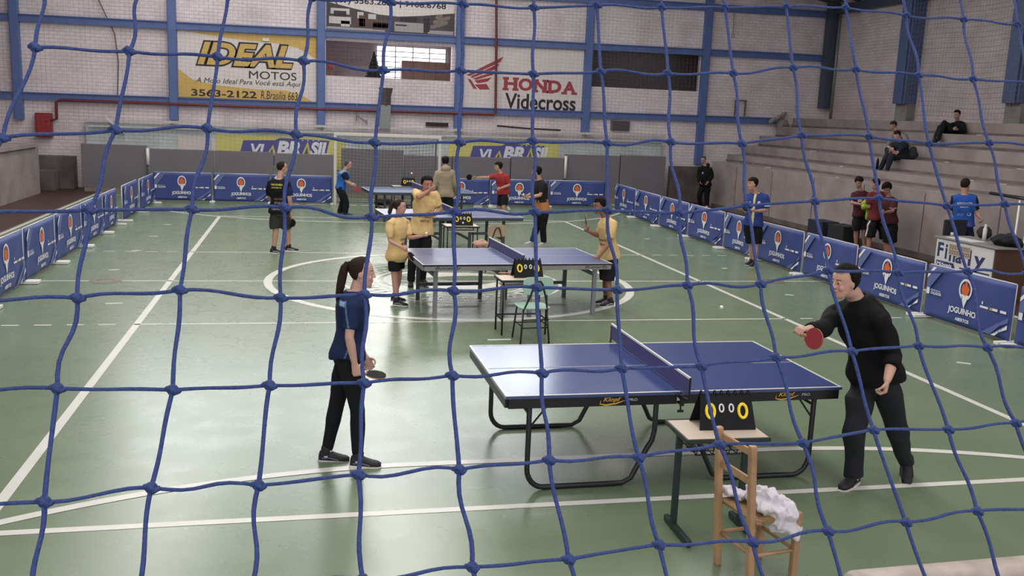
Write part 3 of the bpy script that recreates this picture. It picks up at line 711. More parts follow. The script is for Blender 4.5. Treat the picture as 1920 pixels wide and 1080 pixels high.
# near table
T1 = thing('table_tennis_table', (.39, -8.115, 0), .0066, 'dark blue table with black aprons and gold lettering, nearest of the tennis tables', 'table tennis table', 'table tennis tables')
tt_top(T1, TT_BLUE, APRON_B, .075)
tt_net(T1)
def ushape(mm, xo, xi, y, s, r=.021):
    pts = [(xo, y, .67), (xo, y, .17)]
    for q in range(1, 7):
        a = math.pi/2*q/6; pts.append((xo-s*.13*(1-math.cos(a)), y, .17-.149*math.sin(a)))
    xb = xi+s*.24
    pts += [(xb+s*.12, y, .021), (xb, y, .023), (xb-s*.07, y, .06), (xi+s*.05, y, .30), (xi+s*.015, y, .36), (xi, y, .44), (xi, y, .67)]
    mm.tube(pts, r, 10)
for s in (-1, 1):
    for y in (-.70, .68):
        mm = M(); ushape(mm, s*1.17, s*.17, y, s); lg = obj('leg_frame', mm, BLACK_STEEL, T1, smooth=True)
        mm = M(); mm.cyl((s*1.16, y, .50), (s*1.02, y, .68), .008, 6); obj('brace', mm, BLACK_STEEL, lg)
    mm = M(); mm.cyl((s*1.17, -.70, .60), (s*1.17, .68, .60), .012, 8); obj('cross_bar', mm, BLACK_STEEL, T1)
for x in (-.62, .82):
    mm = M(); text(mm, 'Klopf', (x, -.7635, .690), EX, EZ, .042, .14, bold=.02, shear=.3)
    mm.tube([(x-.02, -.7635, .705), (x-.025, -.7635, .682), (x+.02, -.7635, .672), (x+.10, -.7635, .682), (x+.17, -.7635, .705)], [.003, .005, .007, .006, .002], 6)
    obj('logo', mm, GOLD_INK, T1); mm = M(); text(mm, 'PRO', (x+.2, -.7635, .698), EX, EZ, .022, .07, bold=.02); obj('lettering', mm, mat('grey_ink', '#a8a8a6', .6), T1)
# middle table on silver posts
def post_table(loc, rz, blue, apron, ah, posts, rails, pm, rm, pw=.055):
    g = thing('table_tennis_table', loc, rz)
    tt_top(g, blue, apron, ah); tt_net(g)
    for x, y in posts:
        mm = M(); mm.box((x, y, .35), (pw, pw, .70), bev=.004); obj('leg', mm, pm if y < 0 else rm, g)
    for a, b in rails:
        mm = M(); mm.beam(a, b, .03, .05); obj('rail', mm, rm, g)
    return g
P2 = [(s*x, y) for s in (-1, 1) for x in (1.16, .2) for y in (-.62, .62)]
R2 = [((s*1.16, .62, .24), (s*.2, .62, .24)) for s in (-1, 1)]+[((s*x, -.62, .58), (s*x, .62, .58)) for s in (-1, 1) for x in (1.16, .2)]
T2 = post_table((.45, -2.11, 0), .073, TT_BLUE2, APRON_S, .062, P2, R2, GREY_STEEL, DARK_STEEL)
tagit(T2, 'blue table with silver aprons and square posts, middle of the court inside the circle', 'table tennis table', 'table tennis tables')
for x in (-1.2, .95):
    mm = M(); text(mm, 'Butterfly', (x, -.7612, .682), EX, EZ, .05, .36, bold=.01, shear=.35); obj('lettering', mm, mat('dark_ink', '#2e2e31', .6), T2)
mm = M(); text(mm, 'Table Tennis', (-.36, -.7612, .685), EX, EZ, .032, .40, bold=.005, shear=.2); obj('lettering_faded', mm, mat('faded_ink', '#6f6f6f', .6), T2)
mm = M(); mm.box((0, -.7635, .749), (2.74, .003, .02)); obj('edge_band', mm, APRON_B, T2)
P3 = [(s*x, y) for s in (-1, 1) for x in (1.0, .3) for y in (-.6, .6)]
R3 = [((s*x, -.6, .3), (s*x, .6, .3)) for s in (-1, 1) for x in (1.0, .3)]+[((s*1.0, -.6, .42), (s*.3, -.6, .42)) for s in (-1, 1)]
T3 = post_table((.46, 3.57, 0), .095, TT_BLUE2, DARK_STEEL, .05, P3, R3, DARK_STEEL, DARK_STEEL)
tagit(T3, 'blue table with dark legs behind the boy covering his mouth', 'table tennis table', 'table tennis tables')
T4 = post_table((.5, 9.05, 0), .1, TT_BLUE4, DARK_STEEL, .05, P3, R3, DARK_STEEL, DARK_STEEL)
tagit(T4, 'grey blue table with dark legs in front of the goal, farthest of the tennis tables', 'table tennis table', 'table tennis tables')

# ================================================================= SCOREBOARDS
def scoreboard(loc, rz, label, sc_=1.0, small='0 0', extra=False):
    g = thing('flip_scoreboard', loc, rz, label, 'scoreboard', 'flip scoreboards')
    W_, H_, D_ = .40*sc_, .22*sc_, .10*sc_
    for s in (-1, 1):
        mm = M(); a = V(-W_/2, s*D_, 0); b = V(W_/2, s*D_, 0); c = V(W_/2-.02, s*.012, H_); d = V(-W_/2+.02, s*.012, H_); o = V(0, s*.006, .0)
        mm.add([a, b, c, d, a+o, b+o, c+o, d+o], [(0, 1, 2, 3), (4, 7, 6, 5), (0, 4, 5, 1), (1, 5, 6, 2), (2, 6, 7, 3), (3, 7, 4, 0)])
        obj('panel', mm, BLACK, g)
    up = nrm(V(0, D_-.012, H_)); o = V(0, -D_, 0)-V(0, .012, 0)
    def at(x, h): return V(x, 0, 0)+o+up*h
    mm = M()
    for x in (-.118, .112):
        c = at(x*sc_, .13*sc_); mm.tube([c+V(.029*sc_*math.cos(t), 0, 0)+up*(.047*sc_*math.sin(t)) for t in np.linspace(0, 2*math.pi, 17)[:-1]], .0105*sc_, 6, closed=True)
    obj('yellow_digit', mm, YELLOW_INK, g)
    mm = M()
    for x in (-.035, .035):
        c = at(x*sc_-.004, .15*sc_); mm.tube([c+V(.015*sc_*math.cos(t), 0, 0)+up*(.026*sc_*math.sin(t)) for t in np.linspace(0, 2*math.pi, 13)[:-1]], .006*sc_, 6, closed=True)
    if extra: mm.box(at(0, .06*sc_), (.03*sc_, .01, .035*sc_))
    obj('white_digit', mm, WHITE, g)
    mm = M()
    for x in np.linspace(-.17, .17, 8): mm.tube([V(x*sc_, .022*math.cos(t), H_+.004+.022*math.sin(t)) for t in np.linspace(0, 2*math.pi, 9)[:-1]], .005, 6, closed=True)
    obj('binder_ring', mm, BLACK, g)
    return g

# ================================================================= DESKS AND CHAIRS
LAMINATE = mat('cream_laminate', '#c9b9a6', .45, noise=(14, .05)); DARK_EDGE = mat('dark_green_edge', '#22302c', .45)
CREAM = mat('white_laminate', '#cfcbc2', .45)
def school_desk(loc, rz, label, W_=.60, D_=.40, H_=.74, sled=True):
    g = thing('school_desk', loc, rz, label, 'desk', 'school desks for the scoreboards')
    mm = M(); mm.box((0, 0, H_-.010), (W_-.012, D_-.012, .02), bev=.004); obj('desktop', mm, LAMINATE, g)
    mm = M()
    for s in (-1, 1): mm.box((s*W_/2, 0, H_-.016), (.014, D_+.014, .03), bev=.004); mm.box((0, s*D_/2, H_-.016), (W_, .014, .03), bev=.004)
    obj('edge_band', mm, DARK_EDGE, g)
    if sled:
        for s in (-1, 1):
            x = s*(W_/2-.045)
            mm = M(); mm.beam((x, .05, .03), (x, .05, H_-.03), .045, .03, up=(0, 1, 0), bev=.006); mm.beam((x, -.16, H_-.05), (x, .16, H_-.05), .03, .03); lg = obj('leg', mm, DARK_EDGE, g)
            mm = M(); mm.beam((x, -.25, .028), (x, .19, .028), .04, .045, bev=.01); obj('foot', mm, DARK_EDGE, lg)
        mm = M()
        for y in np.linspace(-.15, .15, 5): mm.tube([(-W_/2+.06, y, H_-.05), (-W_/2+.08, y, H_-.13), (W_/2-.08, y, H_-.13), (W_/2-.06, y, H_-.05)], .004, 6)
        for x in np.linspace(-.2, .2, 8): mm.tube([(x, .17, H_-.06), (x, .15, H_-.125), (x, -.15, H_-.125), (x, -.17, H_-.06)], .004, 6)
        obj('wire_basket', mm, BLACK_STEEL, g)
    else:
        for sx in (-1, 1):
            for sy in (-1, 1):
                mm = M(); mm.cyl((sx*(W_/2-.03), sy*(D_/2-.03), 0), (sx*(W_/2-.03), sy*(D_/2-.03), H_-.03), .013, 8); obj('leg', mm, BLACK_STEEL, g, smooth=True)
        mm = M(); mm.cyl((-W_/2+.03, -D_/2+.03, .2), (-W_/2+.03, D_/2-.03, .2), .011, 8); mm.cyl((W_/2-.03, -D_/2+.03, .2), (W_/2-.03, D_/2-.03, .2), .011, 8); mm.cyl((-W_/2+.03, D_/2-.03, .2), (W_/2-.03, D_/2-.03, .2), .011, 8)
        obj('stretcher', mm, BLACK_STEEL, g)
        mm = M(); mm.box((0, 0, H_-.1), (W_-.1, D_-.08, .02), bev=.004); obj('book_shelf', mm, CREAM, g)
    return g
DK1 = school_desk((.335, -9.66, 0), -.02, 'cream topped school desk with dark sled feet beside the wooden chair', .58, .40)
scoreboard((.40, -9.60, .742), -.06, 'black flip scoreboard with yellow zeros on the desk by the wooden chair', 1.0)
DK2 = school_desk((.345, -3.68, 0), .04, 'school desk with thin black legs beside the mint green chair', .64, .40, .72, sled=False)
scoreboard((.42, -3.62, .722), .03, 'black flip scoreboard on the desk beside the mint green chair', .98)
DK3 = school_desk((.42, 1.75, 0), .05, 'small school desk in front of the table behind the boy covering his mouth', .62, .42, .74, sled=False)
scoreboard((.44, 1.72, .742), .03, 'black flip scoreboard on the small desk below the dark legged table', .95, extra=True)
DK4 = school_desk((.42, 10.35, 0), .1, 'school desk behind the farthest tennis table by the goal net', 1.0, .42, .76, sled=False)
scoreboard((.36, 10.3, .762), .1, 'black flip scoreboard behind the farthest tennis table', .95)

# wooden chair with woven seat
CW = mat('pale_varnished_wood', '#b5906c', .4, noise=(9, .18), mixto='#a38060'); STRAW = mat('woven_straw', '#9b7d56', .8, noise=(60, .3), bump=(80, .6))
ang = math.atan2(.16, .34)
CH1 = thing('wooden_chair', (.36, -10.29, 0), -1.42, 'varnished wooden chair with woven seat and a ladder back, beside the cream desk', 'chair')
def leg(mm, p, h, w_=.045, lean=(0, 0)): mm.beam((p[0], p[1], 0), (p[0]+lean[0], p[1]+lean[1], h), w_, w_, up=(0, 1, 0), bev=.01)
bw, sd = .175, .155
for s in (-1, 1):
    mm = M(); leg(mm, (s*bw, -sd), .93, .042, (0, -.07)); obj('back_post', mm, CW, CH1)
    mm = M(); leg(mm, (s*bw, sd), .47, .042); obj('leg', mm, CW, CH1)
for z in (.87,):
    mm = M(); mm.beam((-bw, -sd-.022-.06*(z-.4), z), (bw, -sd-.022-.06*(z-.4), z), .018, .045, bev=.006); obj('back_slat', mm, CW, CH1)
mm = M(); mm.beam((-bw, -sd-.04, .69), (bw, -sd-.04, .69), .018, .05, bev=.006); obj('back_slat', mm, CW, CH1)
for z in (.22, .43):
    for a, b in (((-bw, -sd), (-bw, sd)), ((bw, -sd), (bw, sd)), ((-bw, -sd), (bw, -sd)), ((-bw, sd), (bw, sd))):
        mm = M(); mm.cyl((*a, z), (*b, z), .013, 8); obj('stretcher', mm, CW, CH1, smooth=True)
mm = M(); mm.loft([((0, 0, .425), (bw+.015, 0, 0), (0, sd+.01, 0)), ((0, 0, .445), (bw+.02, 0, 0), (0, sd+.02, 0)), ((0, 0, .46), (bw, 0, 0), (0, sd, 0))], 20, power=.35); obj('seat', mm, STRAW, CH1)
# white garment draped on the chair
def crumple(c, ax, ay, az, amp, seed, n=40, k=26, fr=9, ridge=False):
    mm = M(); mm.ell((0, 0, 0), ax, ay, az, n, k); rr = np.random.RandomState(seed); vs = np.array(mm.v); c = np.asarray(c, float)
    d = np.zeros(len(vs))
    for i in range(9):
        kx = rr.randn(3)*fr*(1+.35*i); w_ = np.sin(vs @ kx+rr.rand()*6); d += (1.2-2.2*np.abs(w_) if ridge else w_)*amp/(1+.35*i)
    q = vs/np.linalg.norm(vs, axis=1, keepdims=True); vs = vs+q*d[:, None]
    mm.v = [tuple(p) for p in vs+c]; return mm
def rot2(v, a): return (v[0]*math.cos(a)-v[1]*math.sin(a), v[0]*math.sin(a)+v[1]*math.cos(a), v[2])
CLOTH_W = mat('white_cotton', '#d4cfd3', .85, bump=(40, .15))
mm = crumple((0.07, .02, .495), (.14, 0, -.02), (0, .17, -.04), (0, 0, .075), .022, 3, n=90, k=60, fr=9, ridge=True)
m2 = crumple((.17, .07, .415), (.055, 0, 0), (0, .12, -.04), (0, 0, .115), .018, 5, n=90, k=60, fr=10, ridge=True); mm.add(m2.v, m2.f)
m2 = crumple((-.13, -.10, .50), (.10, .03, 0), (-.02, .06, 0), (0, 0, .032), .008, 6, n=70, k=40, fr=18, ridge=True); mm.add(m2.v, m2.f)
m2 = crumple((.02, .0, .535), (.09, .03, .02), (-.03, .10, -.03), (0, 0, .06), .010, 8, n=70, k=40, fr=18, ridge=True); mm.add(m2.v, m2.f)
me = remesh(mm, .006, 3)
vv = verts(me); a_ = -1.42; R_ = np.array([[math.cos(a_), -math.sin(a_), 0], [math.sin(a_), math.cos(a_), 0], [0, 0, 1]]); set_verts(me, vv @ R_.T+V(.36, -10.29, 0))
o = put('white_garment', me, CLOTH_W, None, (0, 0, 0)); tagit(o, 'crumpled white garment lying on the wooden chair seat', 'clothing')

# school chairs
def school_chair(loc, rz, label, plate, frame, arch=True):
    g = thing('school_chair', loc, rz, label, 'chair', 'school chairs')
    mm = M(); mm.loft([((0, .0, .435), (.19, 0, 0), (0, .19, 0)), ((0, .0, .450), (.2, 0, 0), (0, .2, 0))], 24, power=.4); obj('seat', mm, plate, g)
    mm = M(); mm.loft([((0, -.225, .74), (.19, 0, 0), (0, 0, .11)), ((0, -.243, .74), (.19, 0, 0), (0, 0, .11))], 24, power=.4); obj('backrest', mm, plate, g)
    mm = M(); mm.tube([(-.15, -.17, .43), (-.10, -.235, .60), (-.05, -.255, .76), (-.02, -.26, .80), (.02, -.26, .80), (.05, -.255, .76), (.10, -.235, .60), (.15, -.17, .43)], .012, 8); obj('back_frame', mm, frame, g, smooth=True)
    for sx in (-1, 1):
        for sy in (-1, 1):
            mm = M(); mm.cyl((sx*.15, sy*.15, .43), (sx*.185, sy*.19, 0), .012, 8); obj('leg', mm, frame, g, smooth=True)
    for z, sy in ((.20, -1), (.20, 1), (.30, -1)):
        mm = M(); mm.cyl((-.172, sy*.172, z), (.172, sy*.172, z), .009, 6); obj('stretcher', mm, frame, g, smooth=True)
    for sx in (-1, 1):
        mm = M(); mm.cyl((sx*.17, -.17, .22), (sx*.17, .17, .22), .009, 6); obj('stretcher', mm, frame, g, smooth=True)
    return g
MINT = mat('mint_plastic', '#a5c6b4', .4); TAN = mat('tan_plywood', '#b39a82', .5, noise=(8, .12))
school_chair((.37, -4.16, 0), .05, 'mint green school chair with black frame in front of the middle table', MINT, BLACK_STEEL)
school_chair((.86, 1.15, 0), .35, 'tan school chair with dark bent frame behind the middle table', TAN, mat('dark_brown_tube', '#33261f', .4))
mm = crumple((.66, 1.0, .50), (.15, .02, 0), (0, .12, 0), (0, 0, .05), .014, 8, fr=16); obj('cloth_bag', mm, mat('pinkish_cloth', '#b58f7e', .85), smooth=True, label='pinkish cloth bag lying on the tan school chair', cat='bag')

# ================================================================= GOAL
GW = mat('goal_white_paint', '#d5cdc8', .45, noise=(9, .08))
G_ = thing('goal', (0, 12.3, 0), 0, 'white goal frame with a dark net at the far end of the court', 'goal')
mm = M(); mm.box((-1.54, 0, 1.0), (.08, .08, 2.0), bev=.01); obj('post', mm, GW, G_); mm = M(); mm.box((1.48, 0, 1.0), (.08, .08, 2.0), bev=.01); obj('post', mm, GW, G_)
mm = M(); mm.box((-.03, 0, 2.04), (3.1, .08, .08), bev=.01); obj('crossbar', mm, GW, G_)
mm = M()
for sx in (-1.54, 1.48): mm.tube([(sx, 0, 2.0), (sx, .8, 1.9), (sx, 1.0, 0.02), (sx, 0.04, .03)], .02, 8)
mm.tube([(-1.54, 1.0, .02), (1.48, 1.0, .02)], .02, 8); obj('back_frame', mm, GREY_STEEL, G_, smooth=True)
mm = M(); rr = np.random.RandomState(1)
def gp(u, v): return V(-1.52+3.0*u, .75+.28*(1-v)+.05*math.sin(7*u+3*v)+.06*math.sin(13*u), .05+1.9*v-.12*math.sin(math.pi*u)*v)
for i in range(31): mm.tube([gp(i/30, k/14) for k in range(15)], .0035, 4, caps=False)
for j in range(20): mm.tube([gp(k/30, j/19) for k in range(31)], .0035, 4, caps=False)
obj('goal_net', mm, mat('dark_net_cord', '#4a4446', .8, alpha=.8), G_)

# ================================================================= BALLS AND FLOOR BITS
BALLM = mat('white_ball_celluloid', '#efeee9', .35)
def ball(c, label, r=.02):
    mm = M(); mm.ell(c, (r, 0, 0), (0, r, 0), (0, 0, r), 16, 10); return obj('table_tennis_ball', mm, BALLM, smooth=True, label=label, cat='ball', group='table tennis balls')
ball(V(*(2.240,-5.600,0.719)), 'white ball in the air over the right sideline beside the player in black', .021)
ball(V(*(0.325,9.200,1.179)), 'white ball in the air above the farthest scoreboard', .025)
TAPE = mat('white_tape', '#cfd0c8', .5)
pl = ['lying near the left banners', 'lying by the dashed line at left', 'lying near the left sideline far end']
for i, (x, y, ln, rz, lb) in enumerate(((*(-4.976,-1.740,0.000)[:2], .22, .2, 'white tape strip on the floor near the second left banner'), (*(-5.480,1.025,0.000)[:2], .16, .3, 'white tape strip on the floor left of the sideline, nearest the centre line'), (*(-5.487,3.174,0.000)[:2], .16, .2, 'white tape strip on the floor just beyond the left dashed line'),
        (*(-5.471,5.204,0.000)[:2], .16, .1, 'white tape strip on the floor farther up the left side'), (*(-5.465,7.223,0.000)[:2], .16, .1, 'white tape strip on the floor near the far left corner'), (*(-0.019,-4.105,0.000)[:2], .3, .05, 'white tape strip on the floor under the mint green chair desk'),
        (*(5.506,-5.608,0.000)[:2], .16, -.6, 'white tape strip on the floor at right beside the banners'), (*(5.522,-1.263,0.000)[:2], .14, -.4, 'white tape strip on the floor beyond the player in black'), (*(5.579,5.647,0.000)[:2], .12, 0, 'white tape strip on the floor beside the far right banners'), (*(5.597,1.432,-0.000)[:2], .12, 0, 'white tape strip on the floor beside the boy in the blue shirt'))):
    mm = M(); mm.box((0, 0, .002), (ln, .05, .004)); obj('tape_strip', mm, TAPE, loc=(x, y, 0), rz=rz, label=lb, cat='tape', group='tape strips on the floor')
mm = crumple((-.05, 12.55, .09), (.33, 0, 0), (0, .2, 0), (0, 0, .1), .03, 4, fr=10); obj('dark_bag', mm, BLACK, smooth=True, label='dark bag lying on the floor in front of the goal net', cat='bag')

# ================================================================= RIGHT SIDE: SPONSOR COUNTER AND BITS
g = thing('sponsor_counter', (9.25, -1.08, 0), 0, 'wooden counter with a white furniture shop sign on its front behind the right banners', 'counter')
BRN = mat('brown_veneer', '#5b3f2f', .5, noise=(4, .2)); NAVY_INK = mat('navy_ink', '#26305e', .6)
mm = M(); mm.box((.0, 0, .44), (.62, 1.5, .88), bev=.006); obj('body', mm, BRN, g)
mm = M(); mm.box((.02, 0, .895), (.75, 1.62, .03), bev=.006); obj('countertop', mm, mat('grey_countertop', '#8a8784', .5), g)
mm = M(); mm.box((-.32, .02, .46), (.02, 1.48, .82), bev=.003); sb = obj('sign_board', mm, mat('white_board', '#d2d0cf', .6), g)
mm = M(); ex = V(0, -1, 0); o = V(-.3315, .74, 0)
text(mm, 'F', o+V(0, -.03, .55), ex, EZ, .26, .16, bold=.03); text(mm, 'i', o+V(0, -.24, .53), ex, EZ, .27, .06, bold=.03); text(mm, 'na', o+V(0, -.36, .50), ex, EZ, .18, .34, bold=.03); text(mm, 'l', o+V(0, -.86, .50), ex, EZ, .28, .07, bold=.03); text(mm, 'y', o+V(0, -1.0, .42), ex, EZ, .28, .28, bold=.03)
for k in range(3): mm.poly([o+V(0, -.66-.05*k, .44-.055*k), o+V(0, -1.42, .44-.055*k-.0), o+V(0, -1.42, .415-.055*k), o+V(0, -.66-.05*k, .415-.055*k)])
mm.poly([o+V(0, -.03, .48), o+V(0, -.5, .48), o+V(0, -.57, .36), o+V(0, -.03, .36)])
text(mm, 'NOSSA MARCA É ESPORTE', o+V(0, -.03, .24), ex, EZ, .085, 1.38, bold=.03)
obj('lettering', mm, NAVY_INK, sb)
mm = M(); text(mm, 'Móveis', V(-.3325, .70, .385), ex, EZ, .075, .42, bold=.02, shear=.2); obj('lettering_white', mm, WHITE_INK, sb)
mm = M(); mm.box((-.3335, .12, .72), (.006, .56, .20)); pp = obj('pasted_notice', mm, mat('cream_notice', '#b7a998', .7), sb)
mm = M()
for k in range(2):
    for q in range(9): mm.tube([V(-.338, .12+.25-.06*q+.022*math.cos(t), .77-.09*k+.03*math.sin(t)) for t in np.linspace(.6, 5.6, 8)], .006, 5)
obj('ornament', mm, mat('brown_ink', '#75614f', .7), pp)
mm = M(); mm.box((9.1, -.85, .915), (.3, .7, .006)); obj('paper_sheet', mm, WHITE, label='white papers lying on the sponsor counter', cat='paper')
mm = M(); mm.loft([((9.35, -1.0, .912), (.035, 0, 0), (0, .035, 0)), ((9.35, -1.0, 1.12), (.035, 0, 0), (0, .035, 0)), ((9.35, -1.0, 1.17), (.018, 0, 0), (0, .018, 0)), ((9.35, -1.0, 1.21), (.018, 0, 0), (0, .018, 0))], 14); obj('water_bottle', mm, mat('white_bottle', '#d9d3cd', .4), smooth=True, label='white bottle standing on the sponsor counter', cat='bottle')
mm = M(); mm.loft([((9.2, -.35, .912), (.03, 0, 0), (0, .03, 0)), ((9.2, -.35, .98), (.03, 0, 0), (0, .03, 0))], 12); obj('cup', mm, mat('clear_cup', '#b9c0c6', .2), smooth=True, label='small clear cup on the sponsor counter', cat='cup')
mm = crumple((9.3, -1.6, 1.0), (.22, 0, 0), (0, .28, 0), (0, 0, .11), .03, 11, fr=9); obj('black_jacket', mm, mat('black_jacket_cloth', '#18191d', .9), smooth=True, label='black jacket heaped on the right end of the sponsor counter', cat='clothing')
BACKP = mat('black_backpack_cloth', '#1d1d21', .85)
mm = crumple((9.5, -.78, 1.03), (.09, 0, 0), (0, .17, 0), (0, 0, .11), .012, 12, fr=12); obj('backpack', mm, BACKP, smooth=True, label='small black bag lying on the far edge of the sponsor counter', cat='bag')
mm = M(); mm.box((9.9, .25, .62), (.5, .5, .05), bev=.01); mm.box((9.9, .5, .95), (.5, .05, .35), bev=.02)
for sx in (-.2, .2):
    for sy in (-.2, .2): mm.cyl((9.9+sx, .25+sy, 0), (9.9+sx, .25+sy, .62), .015, 6)
obj('office_chair', mm, mat('dark_chair_plastic', '#23242a', .6), label='dark chair behind the left end of the sponsor counter', cat='chair')
g = thing('metal_stand', (10.3, -.75, 0), 0, 'white metal stand with a top bar by the grandstand wall', 'stand')
for y in (-.12, .12): mm = M(); mm.cyl((0, y, 0), (0, y, 1.62), .018, 8); obj('post', mm, WHITE, g, smooth=True)
mm = M(); mm.cyl((0, .9, 1.68), (0, -1.2, 1.62), .03, 8); obj('top_bar', mm, BLACK_STEEL, g, smooth=True)
for y, w_, lb in ((6.05, .5, 'dark blue crate on the floor by the grandstand, beyond the right banners'), (5.1, .5, 'black crate on the floor by the grandstand next to the players in maroon')):
    mm = M(); mm.box((10.4, y, .22), (.45, .7, .44), bev=.02); mm.box((10.4, y, .45), (.47, .72, .03), bev=.01); obj('crate', mm, mat('dark_crate', '#1d2636' if w_ and y > 5.5 else '#1a1b1f', .6), label=lb, cat='crate')
mm = M(); mm.loft([((12.35, 6.95, 1.74), (.035, 0, 0), (0, .035, 0)), ((12.35, 6.95, 1.97), (.035, 0, 0), (0, .035, 0)), ((12.35, 6.95, 2.0), (.022, 0, 0), (0, .022, 0)), ((12.35, 6.95, 2.04), (.022, 0, 0), (0, .022, 0))], 12); obj('water_bottle', mm, BLACK, smooth=True, label='black bottle standing on a grandstand step left of the seated pair', cat='bottle')
mm = crumple((12.980,6.418,2.187), (.12, 0, 0), (0, .13, 0), (0, 0, .2), .025, 14, fr=8); obj('backpack', mm, mat('dark_backpack', '#26262c', .85), smooth=True, label='dark backpack on the grandstand beside the seated person', cat='bag')
# pale rail in the bottom right corner
g = thing('rail', (1.0, -11.8, 0), 0, 'pale chipped rail in the bottom right corner', 'rail')
mm = M(); mm.loft([((-.99, 0, .72), (0, .06, 0), (0, 0, .07)), ((-.96, 0, .72), (0, .07, 0), (0, 0, .08)), ((2.4, 0, .76), (0, .07, 0), (0, 0, .08))], 16, power=.6); obj('top_bar', mm, mat('chipped_cream_paint', '#c2b4a8', .5, noise=(7, .3), bump=(30, .2)), g, smooth=True)
for x in (-.7, 1.6): mm = M(); mm.cyl((x, 0, 0), (x, 0, .68), .04, 10); obj('post', mm, GREY_STEEL, g, smooth=True)
mm = crumple((1.88, -11.0, .235), (.2, .03, 0), (0, .15, 0), (0, 0, .22), .02, 21, fr=9); obj('folded_jacket', mm, mat('dark_red_jacket', '#4a2320', .8, noise=(30, .6), mixto='#17110f'), smooth=True, label='dark red and black bundle on the floor beyond the pale rail, lower right edge', cat='clothing')

# ================================================================= PEOPLE
SKIN = mat('skin', '#c69a84', .55, vc=True, spec=.35)
def cloth_mat(name, rough=.85): return mat(name, '#888888', rough, vc=True, noise=(35, .10), bump=(70, .12), spec=.25)
HAIRS = {}
def hair_mat(c):
    if c not in HAIRS: HAIRS[c] = mat('hair_'+c.strip('#'), c, .75, noise=(90, .35), bump=(120, .5), spec=.2)
    return HAIRS[c]
SOLE = mat('shoe_sole', '#dddbd6', .5)

HEADR = [(-.118, .060, .02, .022), (-.108, .078, .008, .036), (-.092, .086, -.012, .047), (-.07, .087, -.045, .056), (-.045, .087, -.072, .062), (-.015, .086, -.088, .068),
         (.0, .085, -.094, .070), (.03, .093, -.101, .073), (.06, .086, -.098, .071), (.085, .066, -.082, .059), (.105, .036, -.052, .038), (.116, .010, -.022, .016)]
def head_ring(i, grow=0., n=20):
    u, fr, bk, hw = HEADR[i]
    c = (fr+bk)/2; a = (fr-bk)/2+grow; b = hw+grow
    return u, c, a, b
def add_head(mm, hd, f, l, u, s):
    R = []
    for i in range(len(HEADR)):
        z, c, a, b = head_ring(i); R.append((hd+u*z*s+f*c*s, f*a*s, l*b*s))
    mm.loft(R, 20, power=.92)
    P = lambda x, y, z: hd+(f*x+l*y+u*z)*s
    mm.tube([P(.088, 0, .018), P(.098, 0, -.005), P(.106, 0, -.027)], [.0075*s, .009*s, .011*s], 8)
    for q in (-1, 1):
        mm.ell(P(.097, q*.011, -.030), f*.011*s, l*.008*s, u*.008*s, 8, 6)
        mm.ell(P(-.008, q*.073, -.008), f*.019*s, l*.009*s, u*.031*s, 10, 7)
        mm.ell(P(.078, q*.030, .004), f*.012*s, l*.016*s, u*.011*s, 10, 7)
        mm.ell(P(.066, q*.040, -.035), f*.02*s, l*.02*s, u*.022*s, 10, 7)
    mm.ell(P(.086, 0, -.058), f*.012*s, l*.023*s, u*.007*s, 10, 6); mm.ell(P(.084, 0, -.070), f*.012*s, l*.019*s, u*.008*s, 10, 6)
    mm.ell(P(.074, 0, -.102), f*.016*s, l*.02*s, u*.016*s, 10, 6)

def add_hand(mm, w_, d, n, t, s, curl=.5, spread=.0215):
    """w_: wrist, d: hand direction, n: palm normal, t: direction of the thumb side"""
    d = nrm(d); n = nrm(n-d*(n @ d)); t = nrm(t-d*(t @ d)-n*(t @ n))
    mm.loft([(w_-d*.01*s, t*.027*s, n*.019*s), (w_+d*.03*s, t*.036*s, n*.017*s), (w_+d*.07*s, t*.041*s, n*.015*s), (w_+d*.09*s, t*.040*s, n*.013*s)], 12, power=.8)
    for i, (o, ln) in enumerate(((1.5, .074), (.5, .083), (-.5, .077), (-1.5, .060))):
        p = w_+(d*(.088-.004*abs(o))+t*o*spread)*s; pts = [p-d*.015*s, p]; a = 0
        for k, fr in enumerate((.45, .32, .26)):
            a += curl*(1.25, 1.35, 1.0)[k]; p = p+(d*math.cos(a)+n*math.sin(a)+t*o*.05)*ln*fr*s; pts.append(p)
        mm.tube(pts, [.0095*s, .0095*s, .0085*s, .008*s, .0068*s], 8)
    p = w_+(d*.028+t*.030+n*.006)*s; q1 = p+(d*.55+t*.75+n*.35*(.4+curl))*.038*s; q2 = q1+(d*(.85-.3*curl)+t*(.45-.6*curl)+n*(.2+.7*curl))*.032*s; q3 = q2+(d*(.9-.5*curl)+t*(.2-.8*curl)+n*(.2+.5*curl))*.025*s
    mm.tube([p, q1, q2, q3], [.0135*s, .011*s, .0095*s, .008*s], 8)
    return w_+(d*.075+n*.030)*s

def mid(a, b, k): return a+(b-a)*k
def wrinkle(me, amp, seed, fr=22):
    v = verts(me); nn = normals(me); rr = np.random.RandomState(seed); d = np.zeros(len(v))
    for i in range(7):
        k = rr.randn(3); k /= np.linalg.norm(k); k *= fr*(.6+1.4*rr.rand()); ph = rr.rand()*6.28
        d += np.sin(v @ k+ph+1.5*np.sin(v @ (rr.randn(3)*fr*.4)))*amp/2.4
    set_verts(me, v+nn*d[:, None])

